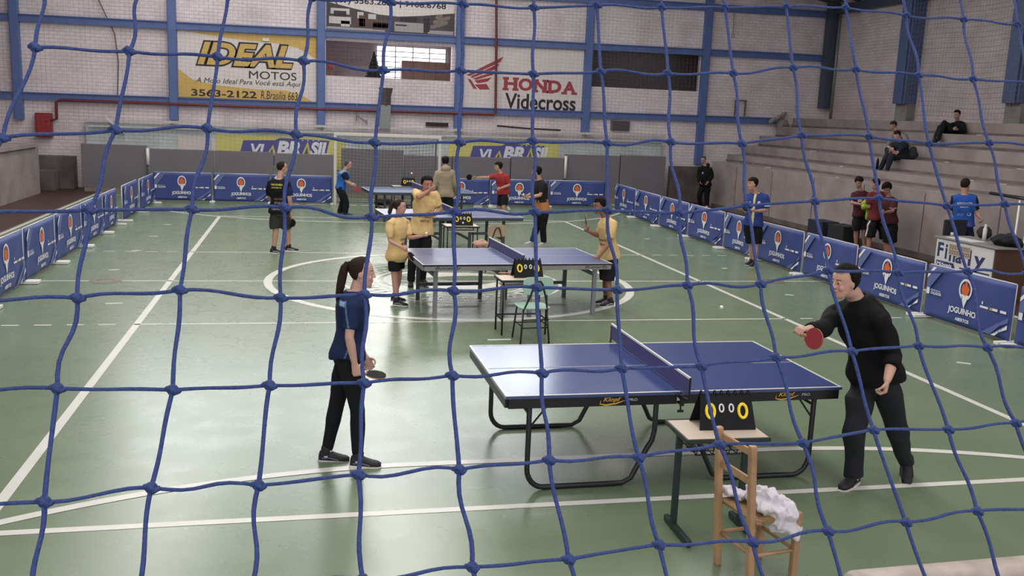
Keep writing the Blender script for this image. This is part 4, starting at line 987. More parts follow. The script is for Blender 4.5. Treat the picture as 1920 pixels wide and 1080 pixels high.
TORSO = [(-.16, .100, .085), (-.06, .160, .112), (.04, .168, .116), (.22, .148, .104), (.40, .140, .100), (.60, .160, .112), (.78, .172, .116), (.90, .150, .100), (.97, .098, .080), (1.02, .070, .068)]
def person(label, J, fwd, face, s=1., skin='#c69a84', top=None, bottom=None, shoes=None, hair=None, vox=.011, pos=None, hands=None, build=1., female=False, group=None, beard=False):
    J = {k: V(*v) for k, v in J.items()}
    pv, nk, hd = J['pv'], J['nk'], J['hd']
    u = nrm(nk-pv); f = nrm(V(*fwd)); f = nrm(f-u*(f @ u)); l = np.cross(u, f)
    sw_ = (.155 if female else .172)*s*build; hw_ = .088*s
    for q, nm in ((1, 'L'), (-1, 'R')):
        J.setdefault('s'+nm, nk+l*q*sw_-u*.062*s); J.setdefault('h'+nm, pv+l*q*hw_)
        if 'h'+nm+'v' in J: pass
    lh = nrm(J['hL']-J['hR']); ls = nrm(J['sL']-J['sR'])
    ff = nrm(V(*face)); fl_ = nrm(np.cross(V(0, 0, 1), ff)); fu = np.cross(ff, fl_)
    if pos is None:
        pos = (J['aL']+J['aR'])/2; pos = V(pos[0], pos[1], min(J['aL'][2], J['aR'][2])-.075*s)
    root = thing('person', tuple(pos), 0, label, 'person', group)
    kb = build
    def torso(mm, t0, t1, grow=0., hem=0.):
        R = []
        for t, a, b in TORSO:
            if female and .1 < t < .5: a *= .9
            if t < t0-.001 or t > t1+.001: continue
            c = pv+(nk-pv)*t; la = nrm(lh*(1-min(1, max(0, t)))+ls*min(1, max(0, t))); fa = nrm(np.cross(la, u))
            g_ = grow+(hem*max(0, .35-t))-(.022*s if hem < 0 and t < .97 else 0); R.append((c, la*(a*s*kb+g_), fa*(b*s*kb+g_)))
        mm.loft(R, 20, power=.85)
    def arm(mm, q, g_=0., upto=None):
        S, E, W_ = J['s'+q], J['e'+q], J['w'+q]
        sh = nk+(S-nk)*.35-u*.02*s
        pts = [sh, S, mid(S, E, .35), mid(S, E, .75), E, mid(E, W_, .3), mid(E, W_, .7), W_]; r = [.052, .056, .049, .043, .040, .042, .034, .027]
        if female: r = [x*.88 for x in r]
        r = [x*s*kb+g_ for x in r]
        if upto is not None:
            n_ = int(upto); fr = upto-n_; pts = pts[:n_+1]+([mid(V(*pts[n_]), V(*pts[n_+1]), fr)] if fr > 0 else []); r = r[:n_+1]+([r[n_]+(r[n_+1]-r[n_])*fr] if fr > 0 else [])
        return pts, r
    def legp(q, g_=0.):
        H_, K_, A_ = J['h'+q], J['k'+q], J['a'+q]
        pts = [H_+u*.03*s, H_-u*.06*s+(K_-H_)*.02, mid(H_, K_, .35), mid(H_, K_, .75), K_, mid(K_, A_, .28), mid(K_, A_, .65), A_]
        r = [.082, .088, .080, .062, .056, .057, .045, .038]
        return pts, [x*s*(kb*.5+.5)+g_ for x in r]
    # body: one continuous surface
    mm = M(); torso(mm, -.2, 1.1, -.004*s, -1e-6)
    mm.tube([nk-u*.05*s, mid(nk, hd, .35)-fu*.0, hd-fu*.06*s-ff*.015*s], [(.052 if female else .060)*s, (.048 if female else .056)*s, (.047 if female else .055)*s], 14)
    add_head(mm, hd, ff, fl_, fu, s)
    grip = {}
    for q in 'LR':
        pts, r = arm(mm, q); mm.tube(pts, r, 12)
        W_ = J['w'+q]; dd = nrm(W_-J['e'+q]); hp = (hands or {}).get(q, {})
        d = nrm(V(*hp['d'])) if 'd' in hp else dd
        n_ = V(*hp['n']) if 'n' in hp else (-l if q == 'L' else l)
        t_ = V(*hp['t']) if 't' in hp else f
        grip[q] = (add_hand(mm, W_+dd*.005, d, n_, t_, s*hp.get('s', 1.), hp.get('curl', .35)), d)
        pts, r = legp(q); r[0] -= .025*s; r[1] -= .02*s; mm.tube(pts, r, 14)
        toe = nrm(V(*J['t'+q])); A_ = J['a'+q]; th = nrm(V(toe[0], toe[1], 0)+1e-6)
        mm.tube([A_+V(0, 0, .02)*s, A_-th*.01*s-V(0, 0, .035)*s, A_+toe*.08*s-V(0, 0, .045)*s, A_+toe*.15*s-V(0, 0, .05)*s], [.037*s, .033*s, .03*s, .022*s], 10)
    me = remesh(mm, vox, 2)
    v = verts(me); sk = np.array(lin(skin)); col = np.tile(sk, (len(v), 1))
    q = (v-hd)/s; X, Y_, Z_ = q @ ff, q @ fl_, q @ fu
    near = (np.abs(Y_) < .1) & (np.abs(Z_) < .14) & (X > -.13) & (X < .16)
    def paint(mask, c, k=1.): col[mask & near] = col[mask & near]*(1-k)+np.array(lin(c))*k
    hc = hair['color'] if hair else '#241c18'
    e = (np.abs(np.abs(Y_)-.030) < .017) & (X > .05)
    paint(e & (np.abs(Z_-.024-.1*(.03-np.abs(np.abs(Y_)-.03))) < .0055), hc, .85)
    paint(e & (np.abs(Z_-.003) < .0045) & (np.abs(np.abs(Y_)-.03) < .013), '#cfc2ba', .15)
    paint(e & (np.abs(Z_-.003) < .0060) & (np.abs(np.abs(Y_)-.029) < .0065), '#2b1d16', .95)
    paint((np.abs(Z_+.064) < .010) & (np.abs(Y_) < .021) & (X > .06), '#a5605a', .45)
    paint((np.abs(Z_+.0635) < .0022) & (np.abs(Y_) < .023) & (X > .06), '#6b3532', .45)
    paint((np.abs(np.abs(Y_)-.04) < .022) & (np.abs(Z_+.03) < .02) & (X > .04), '#c9776a', .22)
    if beard: paint((Z_ < -.045) & (X > .0) & ~((np.abs(Z_+.064) < .010) & (np.abs(Y_) < .02)), '#2c221d', .7)
    tint(me, col); put('body', me, SKIN, root, pos)
    # clothing
    def frame_q(v): d = v-pv; return d @ l, d @ f, (d @ u)/np.linalg.norm(nk-pv)
    def garment(name, mm, spec, seed, fr=20):
        me = remesh(mm, max(vox, .009), 3); wrinkle(me, spec.get('wr', .006), seed, fr)
        v = verts(me); c = np.tile(np.array(lin(spec['color'])), (len(v), 1))
        if 'paint' in spec:
            a, b, t = frame_q(v)
            for fn, cc in spec['paint']: c[fn(a/s, b/s, t, v)] = lin(cc)
        tint(me, c); o = put(name, me, cloth_mat(name+'_fabric', spec.get('rough', .85)), root, pos); return o
    if top:
        mm = M(); g_ = top.get('grow', .014)*s; hem = top.get('hem', -.06)
        torso(mm, hem, 1.03, g_, top.get('flare', .03)*s)
        for q in 'LR':
            pts, r = arm(mm, q, g_*top.get('sleeve_grow', 1.), top.get('sleeve'+q, top.get('sleeve', 7))); r[1] -= .004*s; mm.tube(pts, r, 14, caps='flat')
        if top.get('hood'):
            mm.ell(nk-f*.075*s+u*.03*s, l*.12*s, f*.06*s, u*.075*s, 14, 9)
        o = garment(top.get('name', 'shirt'), mm, top, int(abs(hd[0]*1000)) % 999)
        if top.get('collar'):
            m2 = M(); cc = nk+u*.006*s+f*.008*s; uu = nrm(u+f*.25)
            m2.tube([cc+l*.074*s*math.cos(a)+nrm(np.cross(l, uu))*.072*s*math.sin(a)*-1 for a in np.linspace(0, 2*math.pi, 21)[:-1]], .012*s, 8, closed=True)
            obj('collar', m2, mat('collar_fabric', top['collar'], .85), o, smooth=True, origin=pos)
        if top.get('text'):
            for (tx, tz, h, wd, side, cc, st) in top['text']:
                m2 = M(); sg = 1 if side == 'front' else -1
                ex = l*sg; base = pv+(nk-pv)*tz+f*sg*(.135*s*kb+g_)+ex*tx*s
                text(m2, st, base, ex, u, h*s, wd*s, bold=.02, align='c')
                cv = verts(o.data)+np.asarray(pos); tv = np.array(m2.v); ax_ = f*sg
                for i_ in range(len(tv)):
                    dq = cv-tv[i_]; ql = dq @ ax_; dd_ = np.linalg.norm(dq-np.outer(ql, ax_), axis=1); dd_[ql < -.25] = 9
                    nb = np.argsort(dd_+np.where(ql < -.12, 5, 0))[:4]; tv[i_] = tv[i_]+ax_*(ql[nb].max()+.004)
                m2.v = [tuple(p_) for p_ in tv]; obj('print', m2, mat('shirt_ink', cc, .7), o, origin=pos)
    if bottom:
        mm = M(); g_ = bottom.get('grow', .012)*s
        R = []
        for t, a, b in ((-.16, .105, .09), (-.06, .165, .118), (.04, .170, .12), (.14, .155, .11)):
            gg = g_ if t < -.1 else g_*.3; R.append((pv+(nk-pv)*t, lh*((a-.006)*s*kb+gg), nrm(np.cross(lh, u))*((b-.006)*s*kb+gg)))
        mm.loft(R, 18, power=.85)
        for q in 'LR':
            pts, r = legp(q, g_); n_ = bottom.get('upto', 7)
            k_ = int(n_); fr = n_-k_
            P_ = pts[:k_+1]; r_ = r[:k_+1]
            if fr > 0: P_ = P_+[mid(pts[k_], pts[k_+1], fr)]; r_ = r_+[r[k_]+(r[k_+1]-r[k_])*fr]
            fl2 = bottom.get('flare', 0.)
            if bottom.get('straight'): r_ = [max(x, bottom['straight']*s) for x in r_]
            r_ = [x+fl2*s*max(0, i-1)/max(1, len(r_)-2) for i, x in enumerate(r_)]
            r_[0] -= .018*s+g_*.5; r_[1] -= .010*s+g_*.3
            mm.tube(P_, r_, 14, caps='flat')
        garment(bottom.get('name', 'trousers'), mm, bottom, 7+int(abs(hd[1]*1000)) % 999, 16)
    if shoes:
        for q in 'LR':
            toe = nrm(V(*J['t'+q])); A_ = J['a'+q]; up_ = V(0, 0, 1); lt = nrm(np.cross(up_, toe)); up2 = np.cross(toe, lt)
            P = lambda x, z: A_+toe*x*s+up2*(z-.075)*s
            mm = M(); R = []
            for x, w_, h in ((-.062, .018, .05), (-.055, .032, .085), (-.02, .037, .10), (.03, .039, .092), (.075, .043, .07), (.12, .046, .055), (.165, .040, .046), (.19, .022, .032)):
                c = P(x, .018+h*.42); R.append((c, lt*w_*s, up2*h*.5*s))
            mm.loft(R, 14, power=.75); mm.tube([A_+up2*.05*s, P(.0, .075)], [.046*s, .044*s], 12)
            sh = obj('shoe', mm, mat('shoe_upper', shoes['color'], .6, noise=(50, .15)), root, smooth=True, origin=pos)
            mm = M(); out = [(-.068, .016), (-.055, .034), (0, .038), (.06, .041), (.11, .047), (.16, .043), (.19, .028), (.202, .008)]
            top_ = [P(x, .024)+lt*w_*s for x, w_ in out]+[P(x, .024)-lt*w_*s for x, w_ in out[::-1]]; bot = [P(x, .0+(.012 if x > .17 else 0))+lt*w_*s*.95 for x, w_ in out]+[P(x, .0+(.012 if x > .17 else 0))-lt*w_*s*.95 for x, w_ in out[::-1]]
            n2 = len(top_); mm.add(top_+bot, [list(range(n2)), list(range(2*n2-1, n2-1, -1))]+[(i, (i+1) % n2, n2+(i+1) % n2, n2+i) for i in range(n2)])
            obj('sole', mm, mat('sole_rubber', shoes['sole'], .5) if 'sole' in shoes else SOLE, sh, origin=pos)
            if shoes.get('trim'):
                m2 = M()
                for x in (.02, .045, .07): m2.tube([P(x, .075-.25*(x-.02))+lt*y*s for y in (-.03, 0, .03)], .005*s, 5)
                m2.tube([P(-.03, .045)+lt*.0405*s, P(.03, .05)+lt*.043*s, P(.1, .035)+lt*.0475*s], .006*s, 5); m2.tube([P(-.03, .045)-lt*.0405*s, P(.03, .05)-lt*.043*s, P(.1, .035)-lt*.0475*s], .006*s, 5)
                obj('lace', m2, mat('shoe_trim', shoes['trim'], .6), sh, origin=pos)
            if shoes.get('sock'):
                mm = M(); k2 = J['k'+q]; mm.tube([A_-V(0, 0, .02)*s, A_+(k2-A_)*shoes.get('sock_h', .22)], [.041*s, .0425*s], 12, caps=True)
                obj('sock', mm, mat('sock_knit', shoes['sock'], .9), root, smooth=True, origin=pos)
    if hair:
        add_hair(root, pos, hd, ff, fl_, fu, s, hair)
    return root, grip

def add_hair(root, pos, hd, f, l, u, s, hair):
    g0 = hair.get('grow', .012); rr = np.random.RandomState(hair.get('seed', 3)); n = 40; rows = 13
    vs = []; fs = []
    fl0, sd0, bk0 = hair.get('front', .068), hair.get('side', .0), hair.get('back', -.06)
    tab = np.array(HEADR)
    def surf(z, th, g):
        fr = np.interp(z, tab[:, 0], tab[:, 1]); bk = np.interp(z, tab[:, 0], tab[:, 2]); hw = np.interp(z, tab[:, 0], tab[:, 3])
        c = (fr+bk)/2; a = (fr-bk)/2+g; b = hw+g
        return c+a*math.cos(th), b*math.sin(th)
    for sh, base in ((0, g0), (1, -.014)):
        for j in range(rows):
            for i in range(n):
                th = 2*math.pi*i/n; ct = math.cos(th)
                if ct > 0: lo = sd0+(fl0+.022-sd0)*min(1, max(0, (ct+.02)/.34))
                else: lo = sd0+(bk0-sd0)*min(1, -ct*1.6)
                k = j/(rows-1); z = lo+(.118-lo)*k
                g = base
                if sh == 0:
                    g = g0*(.35+.65*min(1, k*4))+hair.get('puff', 0.)*.7*math.sin(math.pi*min(1, .15+k*.8))
                    g += hair.get('rough', .003)*(rr.rand()-.5)*2
                x, y = surf(z, th, g)
                zz = z+(g0*1.1+hair.get('puff', 0.)*.8)*k*(1 if sh == 0 else 0)
                if j == rows-1: x, y = x*.6, y*.6
                if hair.get('fringe') and ct > .5 and sh == 0 and j < 4: x += hair['fringe']*(1-j/4)
                vs.append(hd+(f*x+l*y+u*zz)*s)
        vs.append(hd+u*((.118+g0*1.3+hair.get('puff', 0.)*.8) if sh == 0 else .10)*s)
    K = n*rows+1
    for sh in (0, 1):
        for j in range(rows-1):
            for i in range(n):
                a = sh*K+j*n+i; b = sh*K+j*n+(i+1) % n; fs.append((a, b, b+n, a+n))
        for i in range(n): fs.append((sh*K+(rows-1)*n+i, sh*K+(rows-1)*n+(i+1) % n, sh*K+n*rows))
    for i in range(n): fs.append((i, (i+1) % n, K+(i+1) % n, K+i))
    mm = M(); mm.add(vs, fs)
    if hair.get('curls'):
        for k in range(hair['curls']):
            a = rr.rand()*6.28; b = rr.rand()*1.35; d = f*math.cos(a)*math.cos(b)*.105+l*math.sin(a)*math.cos(b)*.088+u*(.02+math.sin(b)*.115)
            if d @ f > .06 and d @ u < .07*1: continue
            mm.ell(hd+(d*1.05-f*.008)*s, f*.024*s, l*.024*s, u*.024*s, 8, 6)
    o = obj('hair', mm, hair_mat(hair['color']), root, smooth=True, origin=pos)
    P = lambda x, y, z: hd+(f*x+l*y+u*z)*s
    if hair.get('tail'):
        m2 = M(); m2.tube([P(-.09, 0, .055), P(-.118, 0, .060), P(-.135, 0, .03), P(-.148, 0, -.04), P(-.158, .0, -.12), P(-.17, 0, -.20), P(-.178, 0, -.25)][:hair['tail']], [.02*s, .027*s, .033*s, .036*s, .034*s, .025*s, .008*s][:hair['tail']], 12)
        t_ = obj('ponytail', m2, hair_mat(hair['color']), o, smooth=True, origin=pos)
        m2 = M(); m2.tube([P(-.104+.0*a, .024*math.cos(a), .058+.024*math.sin(a)) for a in np.linspace(0, 6.28, 13)[:-1]], .006*s, 6, closed=True); obj('hair_tie', m2, BLACK, o, origin=pos)
    if hair.get('cap'):
        m2 = M(); m2.loft([(P(-.0, 0, .055), f*.108*s, l*.084*s), (P(-.004, 0, .09), f*.10*s, l*.08*s), (P(-.006, 0, .125), f*.06*s, l*.05*s), (P(-.006, 0, .132), f*.02*s, l*.02*s)], 18)
        m2.loft([(P(.12, 0, .052), f*.07*s, l*.07*s), (P(.12, 0, .060), f*.07*s, l*.07*s)], 18); obj('cap', m2, mat('cap_cloth', hair['cap'], .8), root, smooth=True, origin=pos)

def paddle(c, ax, n_, label, face=RUBBER_BLACK, s=1.):
    """c: middle of the grip, ax: direction from grip to blade, n_: blade normal"""
    ax = nrm(V(*ax)); n_ = V(*n_); n_ = nrm(n_-ax*(n_ @ ax)); t = np.cross(ax, n_); c = V(*c)
    g = thing('table_tennis_paddle', tuple(c), 0, label, 'paddle', 'table tennis paddles')
    bc = ax*.135*s
    for sg, m_ in ((1, face), (-1, RUBBER_BLACK if face is RUBBER_RED else RUBBER_RED)):
        mm = M(); mm.loft([(bc+n_*sg*.003*s, ax*.078*s, t*.075*s), (bc+n_*sg*.0075*s, ax*.078*s, t*.075*s)], 28); obj('rubber', mm, m_, g, smooth=False)
    mm = M(); mm.loft([(bc-n_*.003*s, ax*.079*s, t*.076*s), (bc+n_*.003*s, ax*.079*s, t*.076*s)], 28); obj('blade', mm, WOOD_HANDLE, g)
    mm = M(); mm.loft([(-ax*.05*s, t*.016*s, n_*.012*s), (ax*.0*s, t*.013*s, n_*.011*s), (ax*.06*s, t*.015*s, n_*.011*s), (ax*.075*s, t*.02*s, n_*.006*s)], 12); obj('handle', mm, WOOD_HANDLE, g, smooth=True)
    return g

BLK_SHOE = dict(color='#1a1b1e', trim='#8a8a8a')
# --- player in navy at left of the near table
pr_ = lambda *a: a
r_, gp_ = person('young woman with ponytail, navy shirt and black leggings at the near table',
    dict(hd=(-1.977,-8.110,1.542), nk=(-2.028,-8.110,1.388), pv=(-2.077,-8.100,0.876), sR=(-2.056,-8.270,1.295), eR=(-2.076,-8.320,1.080), wR=(-2.033,-8.300,0.865), sL=(-2.031,-7.950,1.241), eL=(-2.017,-7.880,0.994), wL=(-1.933,-7.920,0.826),
         hR=(-2.077,-8.190,0.883), hL=(-2.090,-8.020,0.838), kR=(-2.004,-8.190,0.468), kL=(-2.162,-8.020,0.435), aR=(-1.996,-8.200,0.067), aL=(-2.236,-8.030,0.058), tR=(1, -.12, -.05), tL=(1, -.1, -.05)),
    (1, -.05, 0), (1, -.05, -.05), .97, '#c8a090',
    top=dict(color='#1f2c4e', sleeve=2.9, grow=.015, sleeve_grow=1.2, hem=-.10, flare=.05, wr=.005, name='shirt',
             paint=[(lambda a, b, t, v: (a < -.06) & (np.abs(b+.035-.03*np.sin(5*t)) < .005) & (t > .05) & (t < .92), '#5f7ea6'), (lambda a, b, t, v: (np.abs(t+.02) < .05) & (a < -.05) & (np.abs(b-.03) < .035), '#46607e'),
                    (lambda a, b, t, v: (np.abs(t-.86) < .035) & (b < -.02) & (a < 0) & (np.abs(b+.09) < .02), '#8fb0cf')]),
    bottom=dict(color='#15171c', grow=.006, upto=6.75, wr=.002, name='leggings'), shoes=dict(color='#1b1c20', trim='#5e6066', sock='#d9d3d3', sock_h=.16), hair=dict(color='#33241d', front=.070, side=.01, back=-.055, grow=.010, rough=.0015, tail=7), vox=.0065, female=True,
    hands={'R': dict(d=(.30, -.05, -1), n=(.25, 1, 0), t=(1, -.2, .3), curl=.95), 'L': dict(curl=.6)})
paddle(gp_['R'][0]+V(.0, -.01, .0), (1, .0, -.12), (.1, -.10, 1), 'black paddle held low by the woman in navy')
# --- player in black at right of the near table
r_, gp_ = person('young man in black sweater and trousers reaching forward with a red paddle',
    dict(hd=(1.560,-9.070,1.645), nk=(1.713,-9.030,1.509), pv=(1.938,-9.030,0.907), sR=(1.640,-8.860,1.348), eR=(1.415,-9.060,1.282), wR=(1.179,-9.270,1.333), sL=(1.799,-9.220,1.385), eL=(1.914,-9.260,1.114), wL=(1.769,-9.420,0.981),
         hR=(1.858,-8.980,0.834), hL=(1.989,-9.100,0.866), kR=(1.800,-9.050,0.440), kL=(2.154,-9.060,0.484), aR=(1.842,-9.030,0.072), aL=(2.383,-8.930,0.122), tR=(-.85, -.52, -.05), tL=(-.45, -.8, -.45)),
    (-.72, -.69, 0), (-1, -.18, -.06), 1.04, '#c49a88',
    top=dict(color='#0f1012', sleeve=6.6, sleeveL=5.5, grow=.022, sleeve_grow=1.0, hem=-.06, flare=.03, wr=.008, name='sweater', collar='#141518'),
    bottom=dict(color='#26282c', grow=.022, upto=7, wr=.009, straight=.068), shoes=dict(color='#121316', trim='#2a2b2e', sock='#c9c5c2', sock_h=.1), hair=dict(color='#17130f', front=.062, side=.0, back=-.055, grow=.014, puff=.010, rough=.004, fringe=.010), vox=.0065, build=1.04,
    hands={'R': dict(d=(-.95, -.30, .1), n=(.1, .1, -1), t=(.25, -.95, 0), curl=1.0), 'L': dict(d=(-.12, -.08, -1), n=(-.8, .6, 0), t=(-.6, -.8, 0), curl=.75)})
paddle(gp_['R'][0], (.30, -.93, -.08), (-.9, -.42, .15), 'red paddle held out by the young man in black', RUBBER_RED)
# --- yellow shirts at the middle table
YEL = '#e0c084'
def ytext(a): return [(0, a, .045, .20, 'front', '#4b4560', 'JOGUINHOS'), (0, a-.10, .035, .16, 'front', '#8a3a40', 'ABERTOS')]
r_, gp_ = person('girl in yellow shirt holding a ball at the left end of the middle table',
    dict(hd=(-1.076,-1.950,1.429), nk=(-1.102,-1.930,1.266), pv=(-1.114,-1.920,0.725), sR=(-1.234,-2.070,1.197), eR=(-1.227,-2.120,0.961), wR=(-1.078,-2.220,0.893), sL=(-0.949,-1.800,1.192), eL=(-0.933,-1.900,0.980), wL=(-0.771,-2.080,1.029),
         kR=(-1.131,-2.000,0.365), kL=(-1.073,-1.870,0.389), aR=(-1.105,-2.020,0.072), aL=(-1.122,-1.860,0.103), tR=(.95, -.3, -.05), tL=(1, -.1, -.05)),
    (.85, -.53, 0), (.95, -.25, -.12), .86, '#c09282',
    top=dict(color=YEL, sleeve=3.3, grow=.018, sleeve_grow=1.2, hem=-.16, flare=.10, wr=.008, collar='#b5443c', text=[(.0, .43, .09, .24, 'front', '#8b83a6', '∷∷')] if False else ytext(.42)),
    bottom=dict(color='#1a1a1e', grow=.022, upto=2.6, flare=.012, name='shorts'), shoes=dict(color='#1c1d21', trim='#a9a9a9', sock='#1d1d20', sock_h=.2), hair=dict(color='#3b2b23', front=.07, side=.01, back=-.05, grow=.010, rough=.002, tail=5), vox=.011, female=True,
    hands={'R': dict(d=(.8, -.3, -.4), n=(.2, .9, 0), t=(.3, 0, 1), curl=.95), 'L': dict(d=(.9, -.3, .1), n=(.2, .1, 1), t=(.2, -1, 0), curl=.55)})
paddle(gp_['R'][0], (.6, -.2, -.75), (.7, -.45, .55), 'dark paddle pointing down in the hand of the girl in yellow')
ball(gp_['L'][0]+V(0, 0, .012), 'white ball resting in the hand of the girl in yellow', .02)
r_, gp_ = person('boy in yellow shirt and black trousers covering his mouth with one hand',
    dict(hd=(-0.509,-0.500,1.644), nk=(-0.528,-0.420,1.460), pv=(-0.573,-0.400,0.884), sR=(-0.685,-0.440,1.501), eR=(-0.655,-0.700,1.458), wR=(-0.510,-0.660,1.557), sL=(-0.366,-0.420,1.471), eL=(-0.275,-0.420,1.251), wL=(-0.395,-0.620,1.177),
         kR=(-0.703,-0.420,0.444), kL=(-0.509,-0.450,0.450), aR=(-0.728,-0.400,0.074), aL=(-0.536,-0.380,0.097), tR=(-.1, -1, -.05), tL=(.35, -.95, -.05)),
    (.12, -1, 0), (.3, -1, -.1), 1.0, '#a97c68',
    top=dict(color=YEL, sleeve=3.0, grow=.019, sleeve_grow=1.15, hem=-.10, flare=.05, wr=.009, text=ytext(.40)),
    bottom=dict(color='#17171b', grow=.02, upto=7, wr=.006, straight=.062), shoes=dict(color='#18191c', sole='#2a2a2c'), hair=dict(color='#191411', front=.06, side=.0, back=-.055, grow=.016, puff=.012, rough=.005), vox=.012,
    hands={'R': dict(d=(.6, -.1, .35), n=(0, .9, .2), t=(.1, 0, 1), curl=.5), 'L': dict(d=(-.9, -.2, .1), n=(0, .9, 0), t=(0, 0, 1), curl=.5)})
r_, gp_ = person('boy in yellow shirt and dark shorts leaning on the middle table',
    dict(hd=(1.836,-2.120,1.514), nk=(1.959,-2.080,1.330), pv=(2.045,-2.050,0.758), sL=(2.010,-2.240,1.263), eL=(1.958,-2.300,0.987), wL=(1.801,-2.340,0.794), sR=(1.974,-1.920,1.240), eR=(1.891,-1.980,1.053), wR=(1.700,-2.100,1.131),
         kL=(2.038,-2.120,0.365), kR=(2.049,-1.980,0.372), aL=(2.079,-2.150,0.077), aR=(2.066,-1.980,0.092), tL=(-.97, -.25, -.05), tR=(-.98, -.2, -.05)),
    (-.9, -.40, 0), (-1, -.15, -.22), .92, '#8f6552',
    top=dict(color=YEL, sleeve=3.0, grow=.019, sleeve_grow=1.15, hem=-.15, flare=.06, wr=.008, collar='#b5443c', text=ytext(.42)),
    bottom=dict(color='#232329', grow=.03, upto=3.7, flare=.018, name='shorts'), shoes=dict(color='#1b1b1f', trim='#bdbdbd', sock='#8f8b8c', sock_h=.2), hair=dict(color='#16120f', front=.058, side=.0, back=-.055, grow=.018, puff=.012, rough=.006), vox=.011,
    hands={'L': dict(d=(-.6, -.1, -.8), n=(-.5, .3, -.6), t=(-.5, .6, 0), curl=.3), 'R': dict(d=(-.75, -.2, .5), n=(.2, -.9, .2), t=(.3, .2, 1), curl=.95)})
paddle(gp_['R'][0], (-.15, -.1, 1), (-.95, .22, -.1), 'dark paddle held upright edge-on by the boy in yellow at right')
mm_ = paddle((0.131,-3.442,0.735), (1, -.1, 0), (0, 0, 1), 'red paddle lying flat on the desk beside the mint green chair', RUBBER_RED)
# --- man with back turned, black printed shirt
r_, gp_ = person('man seen from behind in black printed shirt and grey shorts',
    dict(hd=(-2.815,3.050,1.620), nk=(-2.874,3.000,1.401), pv=(-2.867,2.980,0.807), sR=(-2.725,2.900,1.332), eR=(-2.677,2.860,1.045), wR=(-2.650,2.950,0.804), sL=(-3.034,3.100,1.299), eL=(-3.059,3.200,1.036), wL=(-2.958,3.420,0.893),
         kL=(-2.938,2.980,0.419), kR=(-2.722,3.080,0.429), aL=(-2.979,2.950,0.074), aR=(-2.704,3.100,0.095), tL=(.35, .2, -.05), tR=(.9, .15, -.05)),
    (.35, .93, 0), (.9, .45, -.05), 1.02, '#bb9280',
    top=dict(color='#15161a', sleeve=3.0, grow=.022, sleeve_grow=1.3, hem=-.06, flare=.03, wr=.007, text=[(0, .80, .05, .26, 'back', '#d8d37a', 'JUIZ DE MESA') if False else (0, .82, .035, .24, 'back', '#d6cf5e', 'TENIS DE MESA'), (0, .72, .035, .2, 'back', '#d6cf5e', 'JOACABA SC'), (0.03, .36, .04, .15, 'back', '#7a4a44', 'MOVEIS'), (.03, .24, .04, .16, 'back', '#8f9093', 'SPORT'), (0, .05, .03, .2, 'back', '#9c9da0', 'CENTER')],
             paint=[(lambda a, b, t, v: (a < -.12) & (t > .1) & (t < .75), '#1c2a57')]),
    bottom=dict(color='#3a3836', grow=.03, upto=3.4, flare=.015, name='shorts'), shoes=dict(color='#1a1a1c', trim='#cfcfcf', sock='#222226', sock_h=.1), hair=dict(color='#2a2019', front=.07, side=.01, back=-.04, grow=.007, rough=.002), vox=.012,
    hands={'R': dict(d=(.15, .1, -1), n=(-.9, .3, 0), t=(.3, .9, 0), curl=.95)})
paddle(gp_['R'][0], (.2, -.05, -1), (.25, -.95, 0), 'black paddle hanging from the hand of the man in the black printed shirt')
# --- far players
r_, gp_ = person('grey-haired man in blue shirt crouching in front of the goal',
    dict(hd=(-1.269,10.000,1.309), nk=(-1.379,10.000,1.137), pv=(-1.473,10.000,0.685), sR=(-1.344,9.830,1.066), eR=(-1.329,9.820,0.885), wR=(-1.205,9.800,0.805), sL=(-1.316,10.170,1.071), eL=(-1.271,10.200,0.857), wL=(-1.148,10.100,0.797),
         kR=(-1.336,9.900,0.357), kL=(-1.383,10.120,0.349), aR=(-1.335,9.880,0.047), aL=(-1.479,10.140,0.045), tR=(.97, -.2, -.05), tL=(.9, -.1, -.05)),
    (.95, -.1, 0), (1, -.12, -.2), .98, '#b88f7e',
    top=dict(color='#2f66b4', sleeve=3.0, grow=.022, sleeve_grow=1.3, hem=-.08, wr=.006, paint=[(lambda a, b, t, v: t > .85, '#6d93c0'), (lambda a, b, t, v: (np.abs(a) > .185), '#1b2238')]),
    bottom=dict(color='#191a20', grow=.03, upto=7, straight=.075, wr=.008), shoes=dict(color='#2a3e66', sole='#2c3a58'), hair=dict(color='#5a5350', front=.075, side=.01, back=-.05, grow=.008, rough=.002), vox=.014,
    hands={'R': dict(d=(.9, 0, -.2), n=(0, .9, 0), t=(.2, 0, 1), curl=.9)})
paddle(gp_['R'][0], (.5, -.2, -.6), (.1, -.95, .2), 'red paddle in the hands of the crouching man in blue', RUBBER_RED)
person('person seen from behind in beige hoodie and black trousers',
    dict(hd=(0.919,7.300,1.606), nk=(0.917,7.250,1.417), pv=(0.933,7.250,0.800), sL=(0.738,7.250,1.310), eL=(0.654,7.250,1.039), wL=(0.705,7.500,0.851), sR=(1.101,7.250,1.319), eR=(1.187,7.250,1.051), wR=(1.219,7.500,0.836),
         kL=(0.851,7.250,0.436), kR=(1.047,7.250,0.439), aL=(0.860,7.250,0.098), aR=(1.057,7.250,0.100), tL=(-.1, 1, -.05), tR=(.2, 1, -.05)),
    (.05, 1, 0), (.05, 1, -.1), 1.02, '#b08a78',
    top=dict(color='#a1917c', sleeve=6.8, grow=.03, hem=-.06, hood=True, wr=.008, name='hoodie'), bottom=dict(color='#191a1e', grow=.03, upto=7, straight=.07), shoes=dict(color='#202024'), hair=dict(color='#16120f', front=.06, side=-.01, back=-.07, grow=.014, rough=.004), vox=.014)
